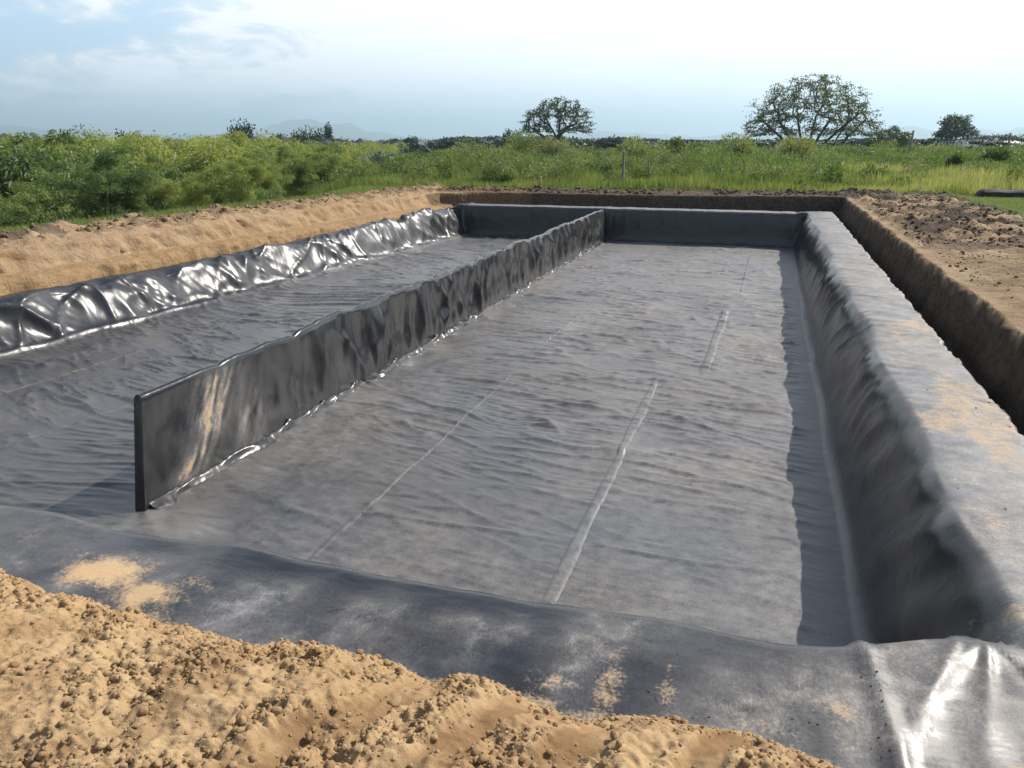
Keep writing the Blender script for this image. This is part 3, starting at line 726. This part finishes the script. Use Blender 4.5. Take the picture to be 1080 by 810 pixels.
# trees by space colonisation
def grow(trunks, attr_pts, step, infl, kill, seed, iters=120, droop=0.):
    rs = np.random.default_rng(seed)
    pos = []; par = []
    for tr in trunks:
        prev = -1
        for p in tr:
            pos.append(np.array(p, float)); par.append(prev); prev = len(pos) - 1
    A = attr_pts.copy(); P = np.array(pos)
    nearest = np.full(len(A), -1); nd = np.full(len(A), 1e9)
    def upd(s):
        nonlocal nearest, nd
        for i in range(s, len(P)):
            d = np.linalg.norm(A - P[i], axis=1); m = d < nd; nd = np.where(m, d, nd); nearest = np.where(m, i, nearest)
    upd(0)
    for it in range(iters):
        if len(A) == 0: break
        act = nd < infl
        if not act.any(): infl *= 1.3; continue
        new = []; s = len(P)
        for i in np.unique(nearest[act]):
            v = unit(A[act & (nearest == i)] - P[i]).sum(0); v = v / (np.linalg.norm(v) + 1e-6) + rs.normal(0, .18, 3) + [0, 0, droop]
            q = P[i] + unit(v) * step; new.append(q); par.append(int(i))
        P = np.concatenate([P, np.array(new)]); upd(s)
        k = nd > kill; A = A[k]; nearest = nearest[k]; nd = nd[k]
        if len(P) > 5000: break
    return P, np.array(par)
def tree(name, loc, trunks, attr_pts, step, infl, kill, tip_r, expo, leafspec, label, cat, seed, bark=M_BARK, lm=M_TREE, maxr=1):
    P, par = grow(trunks, attr_pts, step, infl, kill, seed)
    n = len(P); w = np.zeros(n); kids = np.zeros(n, int)
    for i in range(n):
        if par[i] >= 0: kids[par[i]] += 1
    w[kids == 0] = 1
    order = range(n - 1, -1, -1)
    for i in order:
        if par[i] >= 0: w[par[i]] += w[i]
    rad = np.minimum(tip_r * np.maximum(w, 1) ** expo, maxr)
    segs = [(P[par[i]], min(rad[par[i]], rad[i] * 1.6), P[i], rad[i]) for i in range(n) if par[i] >= 0]
    e = empty(name, loc); tag(e, label, cat)
    V, F = tubes(segs, 6); mesh('trunk', V, F, bark, e)
    rs = np.random.default_rng(seed + 5)
    nl, L, W, spread, flat, zcut = leafspec
    tips = P[(w <= 5) & (P[:, 2] > zcut)]
    ci = rs.integers(0, len(tips), nl); dens = rs.random(len(tips)); ci = ci[rs.random(nl) < .25 + .75 * dens[ci]]
    Q = tips[ci] + rs.normal(0, spread, (len(ci), 3)) * [1, 1, flat]
    tt = np.clip(.5 + rs.normal(0, .22, len(tips))[ci] + rs.normal(0, .12, len(ci)), 0, 1)
    V, F, T = leaves(Q, rs.normal(0, 1, (len(ci), 3)) * [1, 1, .5], L * rs.uniform(.6, 1.3, len(ci)), W, rs, tt)
    mesh('crown', V, F, lm, e, {'tint': T, 'dry': T * 0}, smooth=False)
    return e
def dome(n, rx, ry, zc, rz, shell, seed, zmin=-.2, inner=.5):
    rs = np.random.default_rng(seed); d = unit(rs.normal(size=(n * 4, 3)))
    d = d[d[:, 2] > zmin][:n]; r = inner + (1 - inner) * rs.random(len(d)) ** shell
    lob = 1 + .16 * pn(np.arctan2(d[:, 1], d[:, 0]) * 1.6, d[:, 2] * 3, seed)
    return d * (r * lob)[:, None] * [rx, ry, rz] + [0, 0, zc]
zT = 1.35
# the lone round tree
tree('broadleaf_tree', (-24.2, 91.9, 1.2), [[(0, 0, 0), (.05, 0, 1.0), (.1, 0, 1.9), (-.3, .1, 2.8), (-.9, .3, 3.6)], [(.1, 0, 1.8), (.6, -.2, 2.7), (1.3, -.3, 3.5)], [(.1, 0, 2.0), (.2, .5, 3.0), (.15, .6, 4.0)], [(0, 0, 1.7), (-1.2, -.4, 2.3), (-2.2, -.6, 2.9)]], dome(760, 4.6, 4.0, 2.9, 4.1, .6, 1, -.10, .50), .26, 1.8, .36, .022, .47,
     (10500, .20, .13, .20, .32, 2.9), 'lone round-crowned tree with bare forking limbs showing below its leaves', 'tree', 21, maxr=.32)
# wide spreading tree with many stems
st = [[(x0, 0, 0), (x0 + dx * .18, dy * .2, 1.1), (x0 + dx * .42, dy * .5, 2.3), (x0 + dx * .72, dy * .8, 3.4), (x0 + dx, dy, 4.4)] for x0, dx, dy in ((-1.2, -4.3, .8), (-1.0, -2.6, -1.8), (-.4, -.9, 1.6), (.1, .5, -1.0), (.4, 2.0, 1.8), (.9, 3.8, -1.2), (2.6, 1.8, .2), (3.1, 3.2, 1.0))]
tree('broadleaf_tree', (4.0, 104.9, 1.2), st, dome(1350, 8.3, 6.0, 2.2, 7.5, .7, 2, -.02, .50), .36, 2.2, .50, .026, .44,
     (24500, .22, .14, .30, .28, 2.6), 'wide umbrella-shaped tree with many fanning stems, largest against the bright sky', 'tree', 22, maxr=.30)
# small round tree
st = [[(0, 0, 0), (.2, 0, 1.5), (.3, 0, 2.4)], [(1.7, 0, 0), (1.8, 0, 1.6), (1.6, 0, 2.6)], [(-1.2, 0, 0), (-1.1, 0, 1.4), (-1.0, 0, 2.2)]]
tree('broadleaf_tree', (31.7, 167, 1.0), st, dome(360, 3.3, 3.2, 3.1, 3.9, .6, 3, -.1, .4), .42, 2.6, .6, .035, .46,
     (10000, .32, .22, .36, .5, 2.0), 'small dense round tree on bare trunks near the right edge of the horizon', 'tree', 23, maxr=.28)
tree('broadleaf_tree', (16.4, 129, 1.0), [[(0, 0, 0), (.1, 0, .8)], [(-1, 0, 0), (-1.2, 0, .8)]], dome(260, 3.1, 2.6, 1.5, 2.9, .6, 4, -.05, .4), .35, 2.2, .5, .03, .46,
     (6500, .26, .17, .3, .5, .8), 'low domed tree left of the small round tree', 'tree', 24, maxr=.2)

# far trees on the skyline
def far_tree(loc, rx, h, label, seed, lm=M_DARKTREE, n=3000, L=.45, name='broadleaf_tree'):
    rs = np.random.default_rng(seed); e = empty(name, loc); tag(e, label, 'tree')
    V, F = tubes([((0, 0, -2), .3, (0, 0, h * .5), .2)] + [((0, 0, h * .4), .15, (math.cos(a) * rx * .5, math.sin(a) * rx * .5, h * .75), .06) for a in (0, 1.3, 2.6, 3.9, 5.2)], 6); mesh('trunk', V, F, M_BARK, e)
    c = [bush_cloud(0, 0, h * .25, rx, h * .8, n, L, L * .6, rs, .45)]
    V, F, T, Dd = merge(c); mesh('crown', V, F, lm, e, {'tint': T, 'dry': Dd}, smooth=False)
far_tree((-88.8, 120.9, -3.0), 3.2, 8.6, 'darkest pointed tree standing above the bamboo at the left skyline', 31)
far_tree((-90.3, 144, -3), 3.4, 8.0, 'dark rounded tree above the bamboo, right of the darkest pointed tree', 32)
far_tree((-89, 150, -1), 1.2, 7.0, 'tiny separate tree top just right of the dark rounded tree', 33, n=900)
far_tree((-112, 118, -3), 2.2, 7.2, 'small dark tree top between bamboo crowns left of the darkest pointed tree', 34, n=1500)
far_tree((90.3, 389.7, -1), 11, 6.0, 'flat dark clump of trees on the horizon at the right', 35, n=4000, L=.9)
far_tree((-48, 150, -1), 2.6, 5.8, 'small rounded dark tree on the skyline left of the lone round tree', 36, n=1500)

# bamboo
def bamboo_mesh(seed, ncul, H, spread, nleaf, L=.34, W=.075):
    rs = np.random.default_rng(seed); segs = []; chunks = []
    for c in range(ncul):
        a = rs.uniform(0, 6.28); b = np.array([math.cos(a), math.sin(a)]); r0 = rs.uniform(0, .9)
        h = H * rs.uniform(.72, 1.08); out = spread * rs.uniform(.35, 1.1)
        tt = np.linspace(0, 1, 12)
        hor = r0 + out * tt ** 2.3; zz = h * np.sin(tt * 1.75) / math.sin(1.5) * .93
        zz = h * (tt - .30 * tt ** 5)
        pts = np.stack([b[0] * hor, b[1] * hor, zz], -1)
        for i in range(11): segs.append((pts[i], .035 * (1 - tt[i] * .8), pts[i + 1], .035 * (1 - tt[i + 1] * .8)))
        # rounded drooping tufts of leaves along the culm
        ntf = 6; tl = np.concatenate([rs.uniform(.12, .5, 1), rs.uniform(.40, 1., ntf - 1)])
        m = nleaf // ncul // ntf
        for j in range(ntf):
            ctr = np.array([np.interp(tl[j], tt, pts[:, k]) for k in range(3)]) + rs.normal(0, .35, 3)
            rad = rs.uniform(.55, 1.05) * (1.2 - .35 * tl[j])
            d = unit(rs.normal(size=(m, 3))); d[:, 2] = np.where(d[:, 2] < -.2, -d[:, 2] * .6, d[:, 2])
            rr = rad * (.55 + .45 * rs.random(m) ** .5) * (1 + .25 * pn(np.arctan2(d[:, 1], d[:, 0]) * 2 + j, d[:, 2] * 3 + c, 9))
            q = ctr + d * rr[:, None] * [1, 1, .75]; q[:, 2] -= .25 * (d[:, 0] ** 2 + d[:, 1] ** 2) * rad
            D = d * [1, 1, .2] * .8 + np.array([0, 0, -.6]) + rs.normal(0, .45, (m, 3))
            ti = np.clip(.50 + .22 * rs.normal() + .15 * d[:, 2] * 0 + rs.normal(0, .1, m), 0, 1)
            chunks.append(leaves(q, D, L * .62 * rs.uniform(.6, 1.3, m), W * .75, rs, ti))
    V, F, T, Dd = merge(chunks)
    SV, SF = tubes(segs, 5)
    return (V, F, T), (SV, SF)
M_CULM = simple_material('bamboo_culm', (.10, .13, .04), (.24, .26, .10), 5, .5)
protos = []
for i, (nc, H, sp, nlv) in enumerate([(11, 9.5, 3.6, 24000), (9, 8.2, 3.0, 19000), (13, 10.5, 4.2, 28000), (8, 7.0, 2.8, 16000)]):
    leaf, stem = bamboo_mesh(300 + i, nc, H, sp, nlv)
    protos.append((leaf, stem))
pm = []
PTOP = [np.percentile(l[0][:, 2], 99.5) for l, st_ in protos]
for i, (leaf, stem) in enumerate(protos):
    a = mesh('foliage', leaf[0], leaf[1], M_BAMBOO, None, {'tint': leaf[2], 'dry': leaf[2] * 0}, smooth=False)
    b = mesh('culms', stem[0], stem[1], M_CULM, None)
    pm.append((a.data, b.data)); bpy.data.objects.remove(a); bpy.data.objects.remove(b)
ORD = ['first', 'second', 'third', 'fourth', 'fifth', 'sixth', 'seventh', 'eighth', 'ninth', 'tenth', 'eleventh', 'twelfth', 'thirteenth', 'fourteenth', 'fifteenth', 'sixteenth']
rs = np.random.default_rng(44)
def bamboo(x, y, ztop, kind, label, group):
    H = [9.5, 8.2, 10.5, 7.0][kind]; z = float(land(np.array([x]), np.array([y]))[0]) - .2
    s = min(max(.30, (ztop - z) / PTOP[kind]), 1.5)
    e = empty('bamboo_clump', (x, y, z), rs.uniform(0, 6.28)); e.scale = (s * rs.uniform(.95, 1.15),) * 2 + (s,)
    tag(e, label, 'bamboo', group)
    for nm, d in zip(('foliage', 'culms'), pm[kind]):
        o = bpy.data.objects.new(nm, d); col.objects.link(o); o.parent = e
ROWS = [('front row right behind the tan earth bank', 3.6, 1.35, 14, 11.5, 38), ('second row behind the tan earth bank', 9.5, 1.95, 14, 14, 52), ('third row, its tops near the skyline', 19, 2.85, 14, 18, 74)]
for (rn, q, zt, n, y0, y1) in ROWS:
    for i in range(n):
        y = y0 + (y1 - y0) * ((i + rs.uniform(.2, .8)) / n) ** 1.15; x = float(browX(np.array([y]))[0]) - q * rs.uniform(.8, 1.25)
        zz = zt + rs.normal(0, .6) - .3 * (i / n)
        bamboo(x, y, zz, int(rs.integers(0, 4)), '%s bamboo clump from the left in the %s' % (ORD[i], rn), 'bamboo clumps in the grove')
# the grove behind as one mass
ch = []
for k in range(250):
    d = 40 * (1 + rs.random() ** 1.4 * 5.5); az = R(rs.uniform(-53, -26)); x, y = math.sin(az) * d, math.cos(az) * d
    if x > browX(np.array([y]))[0] - 12: continue
    zt = 3 + (rs.normal(-.1, .5) if d < 110 else rs.normal(-.1, .8)) - .6 * ss(-36, -27, math.degrees(az)); z = float(land(np.array([x]), np.array([y]))[0])
    kk = int(rs.integers(0, 4)); leaf = protos[kk][0]; m = 9500 if d < 110 else 3000
    pick = rs.choice(len(leaf[1]), m, replace=False); Vp = leaf[0].reshape(-1, 4, 3)[pick]; Tp = leaf[2].reshape(-1, 4)[pick]
    c = Vp[:, :1]; Vp = c + (Vp - c) * (.9 if d < 110 else 1.4)
    s = np.clip((zt - z) / PTOP[kk], .5, 2.4); a = rs.uniform(0, 6.28); cs, sn = math.cos(a), math.sin(a)
    q = Vp.reshape(-1, 3) * s; q = np.stack([q[:, 0] * cs - q[:, 1] * sn, q[:, 0] * sn + q[:, 1] * cs, q[:, 2]], -1) + [x, y, z]
    ch.append((q, np.arange(len(q)).reshape(-1, 4), np.clip(Tp.ravel() + rs.normal(0, .24), 0, 1)))
V, F, T, Dd = merge(ch)
o = mesh('bamboo_forest', V, F, M_BAMBOO, None, {'tint': T, 'dry': Dd}, smooth=False)
tag(o, 'mass of bamboo and trees filling the valley behind the nearer clumps', 'forest', kind='stuff')
# sparse tall feathery tips on the skyline
def sparse(x, y, ztop, label):
    z = float(land(np.array([x]), np.array([y]))[0]); H = ztop - z; e = empty('bamboo_clump', (x, y, z)); tag(e, label, 'bamboo', 'bamboo clumps in the grove')
    r2 = np.random.default_rng(77); segs = []; ch = []
    for c in range(5):
        dx = r2.uniform(-1.2, 1.2); tt = np.linspace(0, 1, 12); p = np.stack([dx * (.4 + tt) + .8 * tt ** 3, tt * 0 + r2.uniform(-.3, .3), H * (tt - .06 * tt ** 4) * r2.uniform(.9, 1)], -1)
        for i in range(11): segs.append((p[i], .05, p[i + 1], .03))
        q = np.stack([np.interp(r2.uniform(.72, 1, 110), tt, p[:, k]) for k in range(3)], -1)
        tq = r2.uniform(.72, 1, 110); q = np.stack([np.interp(tq, tt, p[:, k]) for k in range(3)], -1) + r2.normal(0, .25, (110, 3))
        ch.append(leaves(q, r2.normal(0, 1, (110, 3)) * [1, 1, .3], .55, .12, r2))
    V, F, T, Dd = merge(ch); mesh('foliage', V, F, M_BAMBOO, e, {'tint': T, 'dry': Dd}, smooth=False)
    V, F = tubes(segs, 5); mesh('culms', V, F, M_CULM, e)
sparse(-48.0, 52.5, 4.4, 'sparse tall bamboo tips poking above the grove into the sky at the left')

# far woods on the plain: lumpy crowns with leafy surfaces
ch = []; chc = []; rs = np.random.default_rng(61)
for k in range(520):
    d = 150 * (1 + rs.random() ** 1.5 * 9); az = R(rs.uniform(-54, 19)); x, y = math.sin(az) * d, math.cos(az) * d
    z = float(land(np.array([x]), np.array([y]))[0]); hh = max(3., (3 - z) + rs.normal(.0, .8) + d * .001)
    if az > R(-15): hh = max(2.2, (3 - z) + rs.normal(-.8, .7) + d * .0012)
    rx = rs.uniform(2.5, 6) * (1 + d / 800)
    dd = IV3 * [rx, rx, hh * .5] * (1 + .25 * pn(IV3[:, 0] * 2.2 + k, IV3[:, 1] * 2.2 + IV3[:, 2] * 2, 181) + .22 * pn(IV3[:, 0] * 5.5 - k, IV3[:, 2] * 5.5 + IV3[:, 1] * 4, 182))[:, None] + [x, y, z + hh * .42]
    tv = np.clip(.3 + .2 * rs.normal(), 0, 1); nlv = 1500 if d < 400 else 700
    chc.append((dd, IF3, np.full(len(IV3), 0.)))
    L = .30 + d * .0008; ti = rs.integers(0, len(IF3), nlv); q = dd[IF3[ti]].mean(1) + rs.normal(0, .07, (nlv, 3)) * [rx, rx, hh * .5]
    ch.append(leaves(q, rs.normal(0, 1, (nlv, 3)) + [0, 0, .4], L, L * .7, rs, np.clip(tv + rs.normal(0, .22, nlv), 0, 1)))
def tri_as_quad(c):   # icosphere faces as slim quads so both kinds share one mesh
    v, f, t = c; a = v[f[:, 0]]; b = v[f[:, 1]]; e = v[f[:, 2]]
    return np.stack([a, b, (b + e) / 2, e], 1).reshape(-1, 3), np.arange(len(f) * 4).reshape(-1, 4), np.repeat(t[:1], len(f) * 4)
ch += [tri_as_quad(c) for c in chc]
V, F, T, Dd = merge(ch)
o = mesh('far_woods', V, F, M_DARKTREE, None, {'tint': T, 'dry': Dd}, smooth=False)
tag(o, 'distant line of trees along the horizon', 'woods', kind='stuff')

# mountain ridges
def ridge_mesh(name, d0, h0, seed, a0, a1, prof=None, depth=2500):
    n = 260; a = np.linspace(R(a0), R(a1), n)[None, :]; t = np.linspace(-1, 1, 17)[:, None]
    h = h0 * np.clip(.45 + .55 * fbm(np.degrees(a) * .07, a * 0, seed, 5), .03, 2)
    if prof is not None: h = h * prof(np.degrees(a))
    d = d0 + t * depth + 0 * a
    z = h * (1 - np.abs(t) ** 1.3) * (1 + .25 * fbm(np.degrees(a) * .5, t * 2, seed + 1, 3) * (1 - np.abs(t))) - 10
    x = np.sin(a) * d; y = np.cos(a) * d
    o = mesh(name, np.stack([x, y, z], -1).reshape(-1, 3), gridfaces(n, 17), M_HILL); tag(o, kind='structure')
ridge_mesh('hills', 5200, 80, 71, -58, 26, lambda a: .15 + 1.0 * np.exp(-((a + 47) / 3) ** 2) + 1.0 * np.exp(-((a - 17) / 4.5) ** 2), 1400)
ridge_mesh('mountains', 9500, 330, 72, -60, 30, lambda a: .62 + .45 * np.exp(-((a + 27) / 10) ** 2) + .35 * np.exp(-((a - 12) / 8) ** 2))

# ------------------------------------------------------------------ haze
hz = bpy.data.materials.new('haze'); hz.use_nodes = True; nt = hz.node_tree; nt.nodes.clear()
pv = nt.nodes.new('ShaderNodeVolumePrincipled'); ho = nt.nodes.new('ShaderNodeOutputMaterial')
pv.inputs['Color'].default_value = (.64, .86, 1., 1); pv.inputs['Density'].default_value = 2.2e-4; pv.inputs['Anisotropy'].default_value = .35
nt.links.new(pv.outputs[0], ho.inputs['Volume'])
B = 26900.
bx0, bx1, by0, by1, bz0, bz1 = -B, B, -B, B, -40, 480
V = np.array([(x, y, z) for x in (bx0, bx1) for y in (by0, by1) for z in (bz0, bz1)])
F = np.array([[0, 1, 3, 2], [4, 6, 7, 5], [0, 4, 5, 1], [2, 3, 7, 6], [0, 2, 6, 4], [1, 5, 7, 3]])
o = mesh('haze', V, F, hz, None, smooth=False); tag(o, 'pale blue haze fading the distant hills', 'haze', kind='stuff')

# ------------------------------------------------------------------ light and sky
sund = np.array([.72, .75, 1.0]); sund /= np.linalg.norm(sund)
el = math.asin(sund[2]); azs = math.atan2(sund[0], sund[1])
sun = bpy.data.lights.new('sun', 'SUN'); sun.energy = 4.9; sun.angle = R(.5); sun.color = (1, .95, .87)
so = bpy.data.objects.new('sun', sun); col.objects.link(so); so.location = (20, 20, 40)
from mathutils import Vector
so.rotation_euler = Vector(sund).to_track_quat('Z', 'Y').to_euler()
w = bpy.data.worlds.new('World'); scn.world = w; w.use_nodes = True
nt = w.node_tree; nt.nodes.clear(); ln = nt.links
sky = nt.nodes.new('ShaderNodeTexSky'); sky.sky_type = 'NISHITA'; sky.sun_disc = False; sky.sun_elevation = el; sky.sun_rotation = azs
sky.air_density = 1.0; sky.dust_density = 1.5; sky.ozone_density = 1.0
tc = nt.nodes.new('ShaderNodeTexCoord')
sep = nt.nodes.new('ShaderNodeSeparateXYZ'); ln.new(tc.outputs['Generated'], sep.inputs[0])
zc = mth(nt, 'MAXIMUM', sep.outputs[2], 0.)
cmb = nt.nodes.new('ShaderNodeCombineXYZ')
den = mth(nt, 'ADD', zc, .16)
ln.new(mth(nt, 'DIVIDE', sep.outputs[0], den), cmb.inputs[0]); ln.new(mth(nt, 'DIVIDE', sep.outputs[1], den), cmb.inputs[1])
ln.new(mth(nt, 'MULTIPLY', zc, 5.), cmb.inputs[2])
mp2 = nt.nodes.new('ShaderNodeMapping'); mp2.inputs['Scale'].default_value = (1, 1, 2.6); mp2.inputs['Location'].default_value = (.35, .1, .4); ln.new(tc.outputs['Generated'], mp2.inputs[0])
n1 = noise(nt, mp2.outputs[0], 4.2, 9, .60, .4); n2 = noise(nt, mp2.outputs[0], 12, 9, .60, .5)
dt = nt.nodes.new('ShaderNodeVectorMath'); dt.operation = 'DOT_PRODUCT'; ln.new(tc.outputs['Generated'], dt.inputs[0]); dt.inputs[1].default_value = tuple(sund)
glow = rng_map(nt, dt.outputs['Value'], .02, .55, 0, 1, True)
cover = mth(nt, 'ADD', mth(nt, 'ADD', mth(nt, 'MULTIPLY', n1, .62), mth(nt, 'MULTIPLY', n2, .43)), mth(nt, 'MULTIPLY', glow, .24))
high = rng_map(nt, zc, .25, .55, 1, .0)      # clearer overhead
cm = mth(nt, 'MULTIPLY', mth(nt, 'MAXIMUM', rng_map(nt, cover, .42, .60, 0, 1, True), .0), high)
ccol = mixc(nt, glow, (1.0, 1.0, 1.03, 1), (1.15, 1.15, 1.15, 1))
puff = rng_map(nt, n2, .50, .62, 0, 1, True)
ccol = mixc(nt, mth(nt, 'MULTIPLY', puff, .8), ccol, (1.05, 1.05, 1.07, 1))
lowh = rng_map(nt, zc, .0, .085, 1, 0, True)
hcol = mixc(nt, glow, (.56, .77, .97, 1), (1.08, 1.12, 1.16, 1))
veil = mth(nt, 'MULTIPLY', rng_map(nt, zc, .28, .6, .72, 0, True), 1.)
ccol = mixc(nt, rng_map(nt, cover, .47, .58, 0, 1, True), mixc(nt, glow, (.52, .75, .98, 1), (1.12, 1.13, 1.15, 1)), ccol)
cm2 = mth(nt, 'MAXIMUM', mth(nt, 'MAXIMUM', cm, veil), mth(nt, 'MULTIPLY', lowh, .85))
ccol = mixc(nt, mth(nt, 'MULTIPLY', lowh, .9), ccol, hcol)
bs = nt.nodes.new('ShaderNodeBackground'); bs.inputs[1].default_value = .1; ln.new(sky.outputs[0], bs.inputs[0])
bc = nt.nodes.new('ShaderNodeBackground'); ln.new(mth(nt, 'MULTIPLY', rng_map(nt, dt.outputs['Value'], -.65, -.02, .38, 1, True), .97), bc.inputs[1]); ln.new(ccol, bc.inputs[0])
mx = nt.nodes.new('ShaderNodeMixShader'); ln.new(cm2, mx.inputs[0]); ln.new(bs.outputs[0], mx.inputs[1]); ln.new(bc.outputs[0], mx.inputs[2])
wo = nt.nodes.new('ShaderNodeOutputWorld'); ln.new(mx.outputs[0], wo.inputs[0])

# ------------------------------------------------------------------ camera
cam = bpy.data.cameras.new('camera'); co = bpy.data.objects.new('camera', cam); col.objects.link(co)
cam.sensor_width = 36; cam.lens = 812 / 1080 * 36; cam.clip_start = .05; cam.clip_end = 60000
co.location = (0, 0, 3.0); co.rotation_euler = (R(90 - 17.43), 0, R(17.906))
scn.camera = co
scn.render.engine = 'CYCLES'
cy = scn.cycles
cy.use_denoising = True
try: cy.denoiser = 'OPENIMAGEDENOISE'
except Exception: pass
cy.max_bounces = 6; cy.diffuse_bounces = 3; cy.glossy_bounces = 3; cy.transmission_bounces = 3; cy.volume_bounces = 0; cy.transparent_max_bounces = 8
cy.sample_clamp_indirect = 6
scn.view_settings.view_transform = 'Standard'; scn.view_settings.look = 'None'; scn.view_settings.exposure = .50; scn.view_settings.gamma = 1
scn.view_settings.use_curve_mapping = False
